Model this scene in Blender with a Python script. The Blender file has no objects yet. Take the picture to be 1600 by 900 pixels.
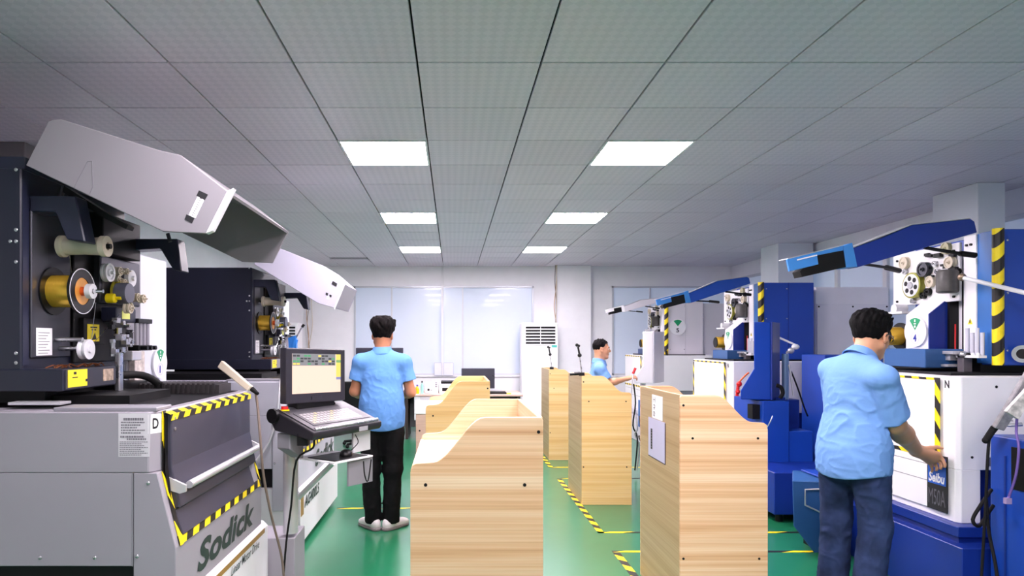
import bpy, bmesh, math, random
import numpy as np
from mathutils import Vector, Matrix
random.seed(7)
# ------------------------------------------------------------------ camera, world, lamps, exposure
SC = bpy.context.scene
COL = SC.collection
FPX = 1011.0            # focal length in pixels of the 1600 px wide frame
VPX, VPY, EYE = 708.0, 535.0, 1.5
cam_d = bpy.data.cameras.new('camera')
cam_d.sensor_width = 36.0
cam_d.lens = FPX / 1600 * 36.0
cam_d.shift_x = (800 - VPX) / 1600
cam_d.shift_y = (VPY - 450) / 1600
cam_d.clip_start = 0.05
cam = bpy.data.objects.new('camera', cam_d)
cam.location = (0, 0, EYE)
cam.rotation_euler = (math.radians(90), 0, 0)
COL.objects.link(cam)
SC.camera = cam
wd = bpy.data.worlds.new('world')
wd.use_nodes = True
wd.node_tree.nodes['Background'].inputs[0].default_value = (0.80, 0.88, 1.0, 1)
wd.node_tree.nodes['Background'].inputs[1].default_value = 0.5
SC.world = wd
SC.view_settings.view_transform = 'Standard'
SC.view_settings.look = 'None'
SC.view_settings.gamma = 1.0
SC.view_settings.exposure = 0.30
LAMP = 60.0             # emission strength of the ceiling panels
SC.cycles.max_bounces = 10
SC.cycles.diffuse_bounces = 6
SC.cycles.use_denoising = True
SC.cycles.sample_clamp_indirect = 8.0

# ------------------------------------------------------------------ helpers
def W(px, py, y):
    return Vector(((px - VPX) * y / FPX, y, EYE + (VPY - py) * y / FPX))
def WX(px, py, x):
    y = x * FPX / (px - VPX)
    return Vector((x, y, EYE + (VPY - py) * y / FPX))

class B:
    def __init__(s):
        s.v = []; s.f = []; s.m = []
    def add(s, vs, fs, mi=0):
        o = len(s.v)
        s.v += [tuple(p) for p in vs]
        s.f += [tuple(i + o for i in f) for f in fs]
        s.m += [mi] * len(fs)
        return s
    def box(s, x0, x1, y0, y1, z0, z1, mi=0):
        return s.add([(x0,y0,z0),(x1,y0,z0),(x1,y1,z0),(x0,y1,z0),(x0,y0,z1),(x1,y0,z1),(x1,y1,z1),(x0,y1,z1)],
                     [(0,3,2,1),(4,5,6,7),(0,1,5,4),(1,2,6,5),(2,3,7,6),(3,0,4,7)], mi)
    def prism(s, pts, vec, mi=0):
        n = len(pts); vec = Vector(vec); P = [Vector(p) for p in pts]
        nr = Vector((0,0,0))
        for i in range(n):
            nr += P[i].cross(P[(i+1) % n])
        if nr.dot(vec) > 0: P = P[::-1]
        vs = P + [p + vec for p in P]
        fs = [tuple(range(n)), tuple(range(2*n-1, n-1, -1))]
        for i in range(n):
            j = (i+1) % n
            fs.append((i, i+n, j+n, j))
        return s.add(vs, fs, mi)
    def cyl(s, p0, p1, r0, r1=None, n=20, mi=0, caps=True):
        p0 = Vector(p0); p1 = Vector(p1); r1 = r0 if r1 is None else r1
        a = (p1-p0).normalized()
        u = a.orthogonal().normalized(); w = a.cross(u)
        vs = []
        for k in range(n):
            t = 2*math.pi*k/n; d = u*math.cos(t) + w*math.sin(t)
            vs.append(p0 + d*r0)
        for k in range(n):
            t = 2*math.pi*k/n; d = u*math.cos(t) + w*math.sin(t)
            vs.append(p1 + d*r1)
        fs = [(k, (k+1) % n, (k+1) % n + n, k+n) for k in range(n)]
        if caps:
            fs += [tuple(range(n-1, -1, -1)), tuple(range(n, 2*n))]
        return s.add(vs, fs, mi)
    def ring(s, p0, p1, ri, ro, n=28, mi=0):
        return s.lathe([(ri,0),(ro,0),(ro,1),(ri,1),(ri,0)], p0, p1, n, mi)
    def lathe(s, prof, p0, p1, n=24, mi=0):
        p0 = Vector(p0); p1 = Vector(p1); ax = p1-p0; a = ax.normalized()
        u = a.orthogonal().normalized(); w = a.cross(u)
        vs = []; fs = []
        m = len(prof)
        for (r, t) in prof:
            for k in range(n):
                g = 2*math.pi*k/n
                vs.append(p0 + ax*t + (u*math.cos(g) + w*math.sin(g))*max(r, 1e-4))
        for i in range(m-1):
            for k in range(n):
                fs.append((i*n+k, i*n+(k+1) % n, (i+1)*n+(k+1) % n, (i+1)*n+k))
        return s.add(vs, fs, mi)
    def tube(s, path, r, n=8, mi=0, smooth=4):
        P = [Vector(p) for p in path]
        if smooth and len(P) > 2:
            Q = []
            for i in range(len(P)-1):
                a = P[max(i-1,0)]; b = P[i]; c = P[i+1]; d = P[min(i+2,len(P)-1)]
                for k in range(smooth):
                    t = k/smooth
                    Q.append(0.5*((2*b) + (c-a)*t + (2*a-5*b+4*c-d)*t*t + (3*b-a-3*c+d)*t**3))
            Q.append(P[-1]); P = Q
        u = None; vs = []; fs = []
        for i, p in enumerate(P):
            t = (P[min(i+1,len(P)-1)] - P[max(i-1,0)]).normalized()
            if u is None: u = t.orthogonal().normalized()
            else:
                u = (u - t*u.dot(t))
                u = u.normalized() if u.length > 1e-6 else t.orthogonal().normalized()
            w = t.cross(u)
            for k in range(n):
                g = 2*math.pi*k/n
                vs.append(p + (u*math.cos(g) + w*math.sin(g))*r)
        for i in range(len(P)-1):
            for k in range(n):
                fs.append((i*n+k, i*n+(k+1) % n, (i+1)*n+(k+1) % n, (i+1)*n+k))
        fs.append(tuple(range(n-1,-1,-1))); o = (len(P)-1)*n
        fs.append(tuple(range(o, o+n)))
        return s.add(vs, fs, mi)
    def ball(s, c, r, n=16, mi=0, sz=(1,1,1)):
        c = Vector(c); m = max(6, n//2); vs = []; fs = []
        for i in range(1, m):
            a = math.pi*i/m
            for k in range(n):
                g = 2*math.pi*k/n
                vs.append(c + Vector((math.sin(a)*math.cos(g)*sz[0], math.sin(a)*math.sin(g)*sz[1], math.cos(a)*sz[2]))*r)
        for i in range(m-2):
            for k in range(n):
                fs.append((i*n+k, (i+1)*n+k, (i+1)*n+(k+1) % n, i*n+(k+1) % n))
        t = len(vs); vs += [c + Vector((0,0,r*sz[2])), c - Vector((0,0,r*sz[2]))]
        for k in range(n):
            fs.append((t, k, (k+1) % n)); fs.append((t+1, (m-2)*n+(k+1) % n, (m-2)*n+k))
        return s.add(vs, fs, mi)
    def hazard(s, p0, p1, wv, n, thick, lean=1.0, mis=(0,1)):
        """diagonal yellow / black bands between p0 and p1, wv = width vector, thick = thickness vector"""
        p0 = Vector(p0); p1 = Vector(p1); wv = Vector(wv); th = Vector(thick)
        st = (p1-p0)/n; L = st*lean
        for k in range(-1, n+1):
            a, b = k, k+1
            lo = lambda t: p0 + st*min(max(t,0),n)
            hi = lambda t: p0 + wv + st*min(max(t+lean,0),n)
            q = [lo(a), lo(b), hi(b), hi(a)]
            if (q[0]-q[1]).length < 1e-6 and (q[2]-q[3]).length < 1e-6: continue
            q = [q[i] for i in range(4) if (q[i]-q[(i+1) % 4]).length > 1e-6]
            if len(q) >= 3: s.prism(q, th, mis[k % 2])
        return s
    def obj(s, name, mat, parent=None, bev=0.0, smooth=None, seg=2, **props):
        me = bpy.data.meshes.new(name)
        V = s.v
        if parent is not None:
            inv = MW(parent).inverted()
            V = [inv @ Vector(p) for p in V]
        me.from_pydata(V, [], s.f)
        mats = mat if isinstance(mat, (list, tuple)) else [mat]
        for m in mats: me.materials.append(m)
        me.polygons.foreach_set('material_index', s.m)
        me.update()
        bm = bmesh.new(); bm.from_mesh(me)
        if bev > 0:
            bmesh.ops.remove_doubles(bm, verts=bm.verts, dist=1e-6)
            es = [e for e in bm.edges if len(e.link_faces) == 2 and e.calc_face_angle(0) > 0.6]
            bmesh.ops.bevel(bm, geom=es, offset=bev, segments=seg, profile=0.5, affect='EDGES', clamp_overlap=True)
        bmesh.ops.recalc_face_normals(bm, faces=bm.faces)
        bm.to_mesh(me); bm.free()
        if smooth:
            me.polygons.foreach_set('use_smooth', [True]*len(me.polygons))
            me.set_sharp_from_angle(angle=math.radians(smooth))
        o = bpy.data.objects.new(name, me)
        COL.objects.link(o)
        if parent is not None: o.parent = parent
        for k, v in props.items(): o[k] = v
        return o

def MW(o):
    m = o.matrix_basis.copy()
    p = o.parent
    while p is not None:
        m = p.matrix_basis @ m; p = p.parent
    return m
def thing(name, label, cat, loc=(0,0,0), rotz=0.0, group=None):
    o = bpy.data.objects.new(name, None)
    o.empty_display_size = 0.1
    o.location = loc; o.rotation_euler = (0,0,rotz)
    COL.objects.link(o)
    o['label'] = label; o['category'] = cat
    if group: o['group'] = group
    return o
def tag(o, label, cat, group=None):
    o['label'] = label; o['category'] = cat
    if group: o['group'] = group
    return o
def dup(root, loc=None, label=None, group=None):
    r = root.copy(); COL.objects.link(r)
    if loc is not None: r.location = loc
    if label: r['label'] = label
    if group: r['group'] = group
    def rec(a, b):
        for ch in a.children:
            c = ch.copy(); COL.objects.link(c); c.parent = b
            rec(ch, c)
    rec(root, r)
    return r

FONT_CACHE = {}
def text(s, name, mat, parent, o, ur, uu, w, h, depth=0.001, bold=0.0, shear=0.0):
    """lettering fitted into a w x h box whose lower-left corner is o, along unit vectors ur, uu"""
    cu = bpy.data.curves.new('lettering', 'FONT')
    cu.body = s; cu.size = 1.0; cu.offset = bold; cu.shear = shear
    cu.resolution_u = 3
    t = bpy.data.objects.new('lettering', cu); COL.objects.link(t)
    dg = bpy.context.evaluated_depsgraph_get(); dg.update()
    me = bpy.data.meshes.new_from_object(t.evaluated_get(dg))
    bpy.data.objects.remove(t); bpy.data.curves.remove(cu)
    co = np.array([v.co[:] for v in me.vertices]) if len(me.vertices) else np.zeros((1,3))
    fs = [tuple(p.vertices) for p in me.polygons]
    bpy.data.meshes.remove(me)
    lo = co.min(0); hi = co.max(0)
    ur = Vector(ur).normalized(); uu = Vector(uu).normalized(); nn = ur.cross(uu); o = Vector(o)
    vs = [o + ur*((c[0]-lo[0])/max(hi[0]-lo[0],1e-6)*w) + uu*((c[1]-lo[1])/max(hi[1]-lo[1],1e-6)*h) + nn*depth for c in co]
    b = B(); b.add(vs, fs)
    return b.obj(name, mat, parent)

# ------------------------------------------------------------------ materials
MATS = {}
def srgb(c):
    return tuple(((v/255)/12.92 if v/255 <= 0.04045 else ((v/255+0.055)/1.055)**2.4) for v in c)
def M(name, col, rough=0.5, metal=0.0, var=0.06, vscale=6.0, bump=0.0, bscale=60.0, coat=0.0, spec=0.5, emit=None, trans=0.0, alpha=1.0, rvar=0.08, stretch=None):
    if name in MATS: return MATS[name]
    m = bpy.data.materials.new(name); m.use_nodes = True
    nt = m.node_tree; N = nt.nodes; L = nt.links
    bs = N['Principled BSDF']
    c = srgb(col)
    bs.inputs['Metallic'].default_value = metal
    bs.inputs['Coat Weight'].default_value = coat
    bs.inputs['Specular IOR Level'].default_value = spec
    bs.inputs['Transmission Weight'].default_value = trans
    bs.inputs['Alpha'].default_value = alpha
    tc = N.new('ShaderNodeTexCoord')
    mp = N.new('ShaderNodeMapping'); L.new(tc.outputs['Object'], mp.inputs[0])
    if stretch: mp.inputs['Scale'].default_value = stretch
    nz = N.new('ShaderNodeTexNoise'); nz.inputs['Scale'].default_value = vscale; nz.inputs['Detail'].default_value = 4
    L.new(mp.outputs[0], nz.inputs[0])
    rp = N.new('ShaderNodeValToRGB')
    a = rp.color_ramp.elements
    a[0].position = 0.3; a[1].position = 0.7
    a[0].color = (*[v*(1-var) for v in c], 1); a[1].color = (*[min(1, v*(1+var)) for v in c], 1)
    L.new(nz.outputs['Fac'], rp.inputs[0]); L.new(rp.outputs[0], bs.inputs['Base Color'])
    mr = N.new('ShaderNodeMapRange')
    mr.inputs[3].default_value = max(0.02, rough-rvar); mr.inputs[4].default_value = min(1, rough+rvar)
    L.new(nz.outputs['Fac'], mr.inputs[0]); L.new(mr.outputs[0], bs.inputs['Roughness'])
    if bump > 0:
        n2 = N.new('ShaderNodeTexNoise'); n2.inputs['Scale'].default_value = bscale; n2.inputs['Detail'].default_value = 5
        L.new(mp.outputs[0], n2.inputs[0])
        bp = N.new('ShaderNodeBump'); bp.inputs['Strength'].default_value = bump; bp.inputs['Distance'].default_value = 0.01
        L.new(n2.outputs['Fac'], bp.inputs['Height']); L.new(bp.outputs[0], bs.inputs['Normal'])
    if emit is not None:
        bs.inputs['Emission Color'].default_value = (*srgb(emit[0]), 1)
        bs.inputs['Emission Strength'].default_value = emit[1]
    MATS[name] = m
    return m
def wood_mat(name, c0, c1, c2, sc=(1.0, 1.0, 16.0)):
    m = bpy.data.materials.new(name); m.use_nodes = True
    nt = m.node_tree; N = nt.nodes; L = nt.links; bs = N['Principled BSDF']
    tc = N.new('ShaderNodeTexCoord'); mp = N.new('ShaderNodeMapping'); mp.inputs['Scale'].default_value = sc
    oi = N.new('ShaderNodeObjectInfo')
    ad = N.new('ShaderNodeVectorMath'); ad.operation = 'ADD'
    L.new(tc.outputs['Object'], ad.inputs[0])
    cb = N.new('ShaderNodeCombineXYZ'); L.new(oi.outputs['Random'], cb.inputs[2]); L.new(cb.outputs[0], ad.inputs[1])
    L.new(ad.outputs[0], mp.inputs[0])
    n1 = N.new('ShaderNodeTexNoise'); n1.inputs['Scale'].default_value = 1.3; n1.inputs['Detail'].default_value = 6; n1.inputs['Roughness'].default_value = 0.62; n1.inputs['Distortion'].default_value = 0.35
    L.new(mp.outputs[0], n1.inputs[0])
    rp = N.new('ShaderNodeValToRGB'); e = rp.color_ramp.elements
    e[0].position = 0.30; e[0].color = (*srgb(c0), 1); e[1].position = 0.68; e[1].color = (*srgb(c2), 1)
    k = e.new(0.47); k.color = (*srgb(c1), 1)
    L.new(n1.outputs['Fac'], rp.inputs[0])
    mp2 = N.new('ShaderNodeMapping'); mp2.inputs['Scale'].default_value = (sc[0]*2, sc[1]*2, sc[2]*9)
    L.new(ad.outputs[0], mp2.inputs[0])
    n2 = N.new('ShaderNodeTexNoise'); n2.inputs['Scale'].default_value = 1.0; n2.inputs['Detail'].default_value = 3
    L.new(mp2.outputs[0], n2.inputs[0])
    mx = N.new('ShaderNodeMix'); mx.data_type = 'RGBA'; mx.blend_type = 'MULTIPLY'; mx.inputs[0].default_value = 0.22
    rp2 = N.new('ShaderNodeValToRGB'); rp2.color_ramp.elements[0].position = 0.35; rp2.color_ramp.elements[0].color = (0.55,0.42,0.32,1); rp2.color_ramp.elements[1].position = 0.55; rp2.color_ramp.elements[1].color = (1,1,1,1)
    L.new(n2.outputs['Fac'], rp2.inputs[0])
    L.new(rp.outputs[0], mx.inputs[6]); L.new(rp2.outputs[0], mx.inputs[7]); L.new(mx.outputs[2], bs.inputs['Base Color'])
    bs.inputs['Roughness'].default_value = 0.42
    MATS[name] = m
    return m

white_wall = M('wall_paint', (240,240,244), 0.7, var=0.02, bump=0.03, bscale=90)
white_metal = M('white_paint', (238,236,240), 0.38, var=0.02, bump=0.01, bscale=150)
bright_white = M('bright_white_paint', (246,244,246), 0.35, var=0.015)
grey_paint = M('warm_grey_paint', (148,144,152), 0.42, var=0.03, vscale=2)
grey2 = M('mid_grey_paint', (134,133,140), 0.45, var=0.03, vscale=2)
navy = M('navy_paint', (22,24,42), 0.38, var=0.08, vscale=3)
navy2 = M('slate_navy_paint', (30,33,54), 0.38, var=0.08, vscale=3)
door_grey = M('door_grey_paint', (58,56,70), 0.45, var=0.05, vscale=3)
steel_plate = M('dull_steel_plate', (72,72,80), 0.36, metal=0.6, var=0.12, vscale=4)
dark = M('dull_black_metal', (9,8,11), 0.5, var=0.1, spec=.3)  # even black of dark metal parts, also used inside openings
black = M('black_plastic', (10,10,12), 0.4, var=0.1, spec=.35)
rubber = M('black_rubber', (14,13,15), 0.75, var=0.1, spec=.3)
steel = M('brushed_steel', (190,190,194), 0.28, metal=0.9, var=0.1, vscale=20)
alu = M('aluminium', (205,204,208), 0.35, metal=0.55, var=0.06, vscale=10)
chrome = M('polished_chrome', (225,225,228), 0.12, metal=1.0, var=0.03)
blue = M('blue_paint', (20,66,168), 0.36, var=0.08, vscale=3, bump=0.02, bscale=200)
blue_dk = M('deep_blue_paint', (18,46,134), 0.36, var=0.08, vscale=3, bump=0.02, bscale=200)
blue_lt = M('light_blue_paint', (58,128,200), 0.38, var=0.05)
steel_blue = M('steel_blue_paint', (42,86,140), 0.4, var=0.06)
yellow = M('yellow_tape', (250,222,20), 0.45, var=0.05, vscale=30)
tape_black = M('black_tape', (26,22,24), 0.45, var=0.1, vscale=30)
yellow_lab = M('yellow_label', (240,220,40), 0.5, var=0.02)
gold_wire = M('brass_wire', (232,186,62), 0.24, metal=0.55, var=0.12, vscale=40, stretch=(60,1,1))
orange = M('orange_plastic', (220,92,30), 0.4)
amber = M('amber_plastic', (226,160,70), 0.45, var=0.1, vscale=20)
cream = M('cream_plastic', (214,202,182), 0.45, var=0.03)
white_plastic = M('white_plastic', (226,226,230), 0.35, var=0.02)
paper = M('paper', (238,238,240), 0.7, var=0.02)
paper_grey = M('grey_printed_sheet', (205,200,206), 0.6, var=0.02)
lavender = M('lavender_sheet', (196,194,222), 0.4, var=0.03)
ink = M('printing_ink', (24,24,28), 0.6)
ink_grey = M('grey_ink', (110,106,114), 0.6)
ink_green = M('dark_green_ink', (38,52,50), 0.5)
green = M('green_print', (16,150,96), 0.5)
blue_ink = M('blue_ink', (30,40,150), 0.5)
red = M('red_plastic', (212,30,34), 0.35)
gold_paint = M('gold_stripe_paint', (158,122,60), 0.45)
teal = M('teal_print', (80,190,180), 0.5)
brown_cable = M('brown_cable', (112,98,88), 0.6)
tan_cable = M('tan_cable', (196,160,120), 0.6)
purple_cable = M('purple_cable', (110,86,160), 0.5)
blue_plastic = M('blue_plastic', (30,110,190), 0.4)
wood = wood_mat('pale_wood_laminate', (196,148,106), (218,178,136), (234,210,176), (0.22,0.22,17))
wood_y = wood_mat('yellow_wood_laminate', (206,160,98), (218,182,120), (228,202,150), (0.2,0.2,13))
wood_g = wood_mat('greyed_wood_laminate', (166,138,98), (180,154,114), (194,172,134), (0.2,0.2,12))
wood_w = M('white_laminate', (244,240,238), 0.35, var=0.02)
edge_w = M('pale_edge_band', (240,214,176), 0.45, var=0.05, vscale=15)
desk_top = M('pinkish_desk_laminate', (206,178,166), 0.45, var=0.04, vscale=5)
desk_brown = M('brown_desk_side', (58,44,42), 0.5, var=0.06)
pane_m = M('frosted_pane_glow', (205,214,228), 0.24, var=0.02, vscale=1.5, coat=0.3, emit=((196,216,250), 0.13))  # faint glow in the panes stands in for daylight and adds fill
alu_frame = M('window_alloy', (205,208,216), 0.4, metal=0.3, var=0.03)
# ------------------------------------------------------------------ the room
XL, XR, YB, YF, HC = -3.3, 4.95, 11.5, -3.2, 2.85
T = 0.6
Y0 = 3.123                      # a ceiling joint line
XT = -0.129*1.35                # another joint line
fm = bpy.data.materials.new('green_epoxy_floor'); fm.use_nodes = True
def _floor():
    N = fm.node_tree.nodes; L = fm.node_tree.links; bs = N['Principled BSDF']
    tc = N.new('ShaderNodeTexCoord')
    n = N.new('ShaderNodeTexNoise'); n.inputs['Scale'].default_value = 1.6; n.inputs['Detail'].default_value = 6
    L.new(tc.outputs['Object'], n.inputs[0])
    r = N.new('ShaderNodeValToRGB'); e = r.color_ramp.elements
    e[0].position = 0.3; e[0].color = (*srgb((26,110,72)),1); e[1].position = 0.75; e[1].color = (*srgb((34,120,82)),1)
    L.new(n.outputs['Fac'], r.inputs[0]); L.new(r.outputs[0], bs.inputs['Base Color'])
    n3 = N.new('ShaderNodeTexNoise'); n3.inputs['Scale'].default_value = 9; n3.inputs['Detail'].default_value = 5
    L.new(tc.outputs['Object'], n3.inputs[0])
    mr = N.new('ShaderNodeMapRange'); mr.inputs[3].default_value = 0.27; mr.inputs[4].default_value = 0.31
    L.new(n3.outputs['Fac'], mr.inputs[0]); L.new(mr.outputs[0], bs.inputs['Roughness'])
    bp = N.new('ShaderNodeBump'); bp.inputs['Strength'].default_value = 0.004; bp.inputs['Distance'].default_value = 0.02
    L.new(n.outputs['Fac'], bp.inputs['Height']); L.new(bp.outputs[0], bs.inputs['Normal'])
    bs.inputs['Coat Weight'].default_value = 0.35; bs.inputs['Coat Roughness'].default_value = 0.12
_floor()
floor = B().box(XL-0.1, XR+0.1, YF, YB+0.1, -0.1, 0).obj('floor', fm, kind='structure')

def floor_tape(p0, p1, w=0.05, step=0.12, lean=0.5):
    p0 = Vector((*p0, 0.0005)); p1 = Vector((*p1, 0.0005)); d = p1-p0
    wv = Vector((-d.y, d.x, 0)).normalized()*w
    B().hazard(p0, p1, wv, max(2, int(d.length/step)), (0,0,0.0012), lean).obj('hazard_tape', [yellow, tape_black], floor)
floor_tape((-1.05, 5.83), (-0.25, 5.83), 0.035, 0.16, 0.7)
floor_tape((1.19, 5.09), (1.19, 7.12), 0.05, 0.1)
floor_tape((1.19, 7.12), (2.5, 7.12), 0.035, 0.2)
floor_tape((1.14, 5.09), (2.75, 5.09), 0.035, 0.2)
floor_tape((1.14, 4.62), (2.75, 4.62), 0.035, 0.2)
floor_tape((1.19, 2.6), (1.19, 4.62), 0.05, 0.1)
floor_tape((1.2, 7.75), (1.2, 9.2), 0.05, 0.1)
floor_tape((1.15, 7.75), (2.5, 7.75), 0.035, 0.2)

# ceiling of lay-in metal tiles
tile_m = bpy.data.materials.new('embossed_ceiling_metal'); tile_m.use_nodes = True
def _tile():
    N = tile_m.node_tree.nodes; L = tile_m.node_tree.links; bs = N['Principled BSDF']
    tc = N.new('ShaderNodeTexCoord'); mp = N.new('ShaderNodeMapping')
    mp.inputs['Rotation'].default_value = (0,0,math.radians(45)); L.new(tc.outputs['Object'], mp.inputs[0])
    ck = N.new('ShaderNodeTexChecker'); ck.inputs['Scale'].default_value = 26.0
    L.new(mp.outputs[0], ck.inputs[0])
    bp = N.new('ShaderNodeBump'); bp.inputs['Strength'].default_value = 0.25; bp.inputs['Distance'].default_value = 0.003
    L.new(ck.outputs['Fac'], bp.inputs['Height']); L.new(bp.outputs[0], bs.inputs['Normal'])
    oi = N.new('ShaderNodeObjectInfo'); r = N.new('ShaderNodeValToRGB'); e = r.color_ramp.elements
    e[0].color = (*srgb((204,197,208)),1); e[1].color = (*srgb((213,206,217)),1)
    L.new(oi.outputs['Random'], r.inputs[0]); 
    mx = N.new('ShaderNodeMix'); mx.data_type = 'RGBA'; mx.blend_type = 'MULTIPLY'; mx.inputs[0].default_value = 1.0
    r2 = N.new('ShaderNodeValToRGB'); r2.color_ramp.elements[0].color = (0.90,0.91,0.92,1); r2.color_ramp.elements[1].color = (1,1,1,1)
    L.new(ck.outputs['Fac'], r2.inputs[0]); L.new(r.outputs[0], mx.inputs[6]); L.new(r2.outputs[0], mx.inputs[7])
    L.new(mx.outputs[2], bs.inputs['Base Color'])
    bs.inputs['Roughness'].default_value = 0.42; bs.inputs['Metallic'].default_value = 0.0
_tile()
ceil_back = M('dark_ceiling_grid', (12,12,14), 0.8, spec=.1)
ceiling = B().box(XL-0.1, XR+0.1, YF, YB+0.1, HC+0.02, HC+0.12).obj('ceiling', ceil_back, kind='structure')
lamp_cells = []
for r in (2, 6, 10, -2, -6):
    lamp_cells += [(-1, r), (2, r)]
tb = B().box(-0.2952, 0.2952, -0.2952, 0.2952, -0.012, 0.012)
tile0 = tb.obj('ceiling_tile', tile_m, bev=0.003, seg=1)
first = True
nx0 = int(math.floor((XL-XT)/T)); nx1 = int(math.ceil((XR-XT)/T))
rest = B()
for r in range(-11, 14):
    for n in range(nx0, nx1):
        if (n, r) in lamp_cells: continue
        cx = XT + (n+0.5)*T; cy = Y0 + (r+0.5)*T
        x0, x1 = max(XL, cx-0.2965), min(XR, cx+0.2965)
        y0, y1 = cy-0.2965, min(YB, cy+0.2965)
        if x1-x0 < 0.03 or y1-y0 < 0.03 or y1 < YF: continue
        full = (x1-x0) > 0.59 and (y1-y0) > 0.59
        # behind or above the camera: joined
        if r < -2:
            rest.box(x0, x1, max(y0,YF), y1, HC, HC+0.02); continue
        if full:
            if first: t = tile0; first = False
            else: t = tile0.copy(); COL.objects.link(t)
            t.location = (cx, cy, HC+0.012); t.parent = ceiling
            if (n, r) == (-3, 12):
                t.rotation_euler = (math.radians(2.2), 0, 0); t.location.z = HC - 0.005
        else:
            t = B().box(x0, x1, y0, y1, HC, HC+0.02).obj('ceiling_tile', tile_m, ceiling)
rest.obj('ceiling_tiling', tile_m, ceiling, kind='stuff')

diff_m = M('lamp_diffuser', (250,250,255), 0.5, emit=((255,241,251), LAMP))
lamp_frame = M('lamp_frame_white', (236,236,240), 0.4)
def ceiling_light(n, r, label):
    cx = XT + (n+0.5)*T; cy = Y0 + (r+0.5)*T
    t = thing('ceiling_light', label, 'ceiling light', (cx, cy, HC), 0, 'square light panels in the ceiling')
    b = B()
    for (a0,a1,b0,b1) in ((-.297,.297,-.297,-.282),(-.297,.297,.282,.297),(-.297,-.282,-.282,.282),(.282,.297,-.282,.282)):
        b.box(cx+a0, cx+a1, cy+b0, cy+b1, HC-0.006, HC+0.018)
    b.obj('frame', lamp_frame, t)
    B().box(cx-.282, cx+.282, cy-.282, cy+.282, HC-0.001, HC+0.012).obj('diffuser', diff_m, t)
SIDE = {-1: 'left', 2: 'right'}
for r, lab in ((2, 'nearest square ceiling light panel of the {} row, the largest'), (6, 'middle square ceiling light panel of the {} row of three'),
               (10, 'farthest and smallest square ceiling light panel of the {} row'), (-2, 'square ceiling light panel of the {} row above the wooden stand nearest the camera'), (-6, 'unseen square ceiling light panel of the {} row behind the camera')):  # rearmost row is unseen, kept in to light the nearest stand front
    for n in (-1, 2): ceiling_light(n, r, lab.format(SIDE[n]))

# walls
def wall_with_holes(name, x0, x1, z1, y, holes, th=0.15):
    b = B(); xs = x0
    for (a, c, lo, hi) in holes:
        b.box(xs, a, y, y+th, 0, z1)
        b.box(a, c, y, y+th, 0, lo); b.box(a, c, y, y+th, hi, z1)
        xs = c
    b.box(xs, x1, y, y+th, 0, z1)
    return b.obj(name, white_wall, kind='structure')
def bx(px): return (px-VPX)*YB/FPX
w1 = (bx(553), bx(834), 0.92, 2.50); w2 = (bx(956), bx(1330), 0.92, 2.50)
wall_with_holes('wall_back', XL-0.1, XR+0.1, HC+0.05, YB, [w1, w2])
B().box(XL-0.12, XL, YF, YB, 0, HC+0.05).obj('wall_left', white_wall, kind='structure')
B().box(XL-0.1, XR+0.1, YF-0.12, YF, 0, HC+0.05).obj('wall_front', white_wall, kind='structure')
# right wall with a band of windows
rb = B()
WIN3 = (3.6, 11.2, 1.15, 2.62)
rb.box(XR, XR+0.15, YF, WIN3[0], 0, HC+0.05); rb.box(XR, XR+0.15, WIN3[1], YB, 0, HC+0.05)
rb.box(XR, XR+0.15, WIN3[0], WIN3[1], 0, WIN3[2]); rb.box(XR, XR+0.15, WIN3[0], WIN3[1], WIN3[3], HC+0.05)
rb.obj('wall_right', white_wall, kind='structure')
def window(name, w, splits, y):
    x0, x1, z0, z1 = w
    f = B()
    for (a0,a1,c0,c1) in ((x0,x1,z0,z0+.03),(x0,x1,z1-.03,z1),(x0,x0+.03,z0,z1),(x1-.03,x1,z0,z1)):
        f.box(a0,a1,y-.012,y+.06,c0,c1)
    o = f.obj(name, alu_frame, kind='structure')
    xs = [x0+.03] + splits + [x1-.03]
    for i in range(len(xs)-1):
        B().box(xs[i]+.002, xs[i+1]-.002, y+.02+.012*(i % 2), y+.03+.012*(i % 2), z0+.03, z1-.03).obj('pane', pane_m, o)
    for s in splits:
        B().box(s-.012, s+.012, y+.004, y+.05, z0+.03, z1-.03).obj('mullion', alu_frame, o)
    B().box(x0-.02, x1+.02, y-.03, y+.02, z0-.03, z0).obj('sill', white_wall, o)
    return o
win1 = window('window_1', w1, [bx(612), bx(691), bx(723)], YB)
B().box(bx(689.5), bx(693), YB-.035, YB-.001, 0.9, HC).obj('cable_trunking', white_plastic, win1)
window('window_2', w2, [bx(1016), bx(1090), bx(1180)], YB)
wf = B()
for (a0,a1,c0,c1) in ((WIN3[0],WIN3[1],WIN3[2],WIN3[2]+.04),(WIN3[0],WIN3[1],WIN3[3]-.04,WIN3[3]),(WIN3[0],WIN3[0]+.04,WIN3[2],WIN3[3]),(WIN3[1]-.04,WIN3[1],WIN3[2],WIN3[3])):
    wf.box(XR-.02, XR+.06, a0, a1, c0, c1)
win3 = wf.obj('window_3', alu_frame, kind='structure')
ny = 8
for i in range(ny):
    a = WIN3[0]+.04 + (WIN3[1]-WIN3[0]-.08)*i/ny; c = WIN3[0]+.04 + (WIN3[1]-WIN3[0]-.08)*(i+1)/ny
    B().box(XR+.02, XR+.03, a+.002, c-.002, WIN3[2]+.04, WIN3[3]-.04).obj('pane', pane_m, win3)
    if i: B().box(XR-.015, XR+.05, a-.035, a+.035, WIN3[2]+.04, WIN3[3]-.04).obj('mullion', white_plastic, win3)
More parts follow.
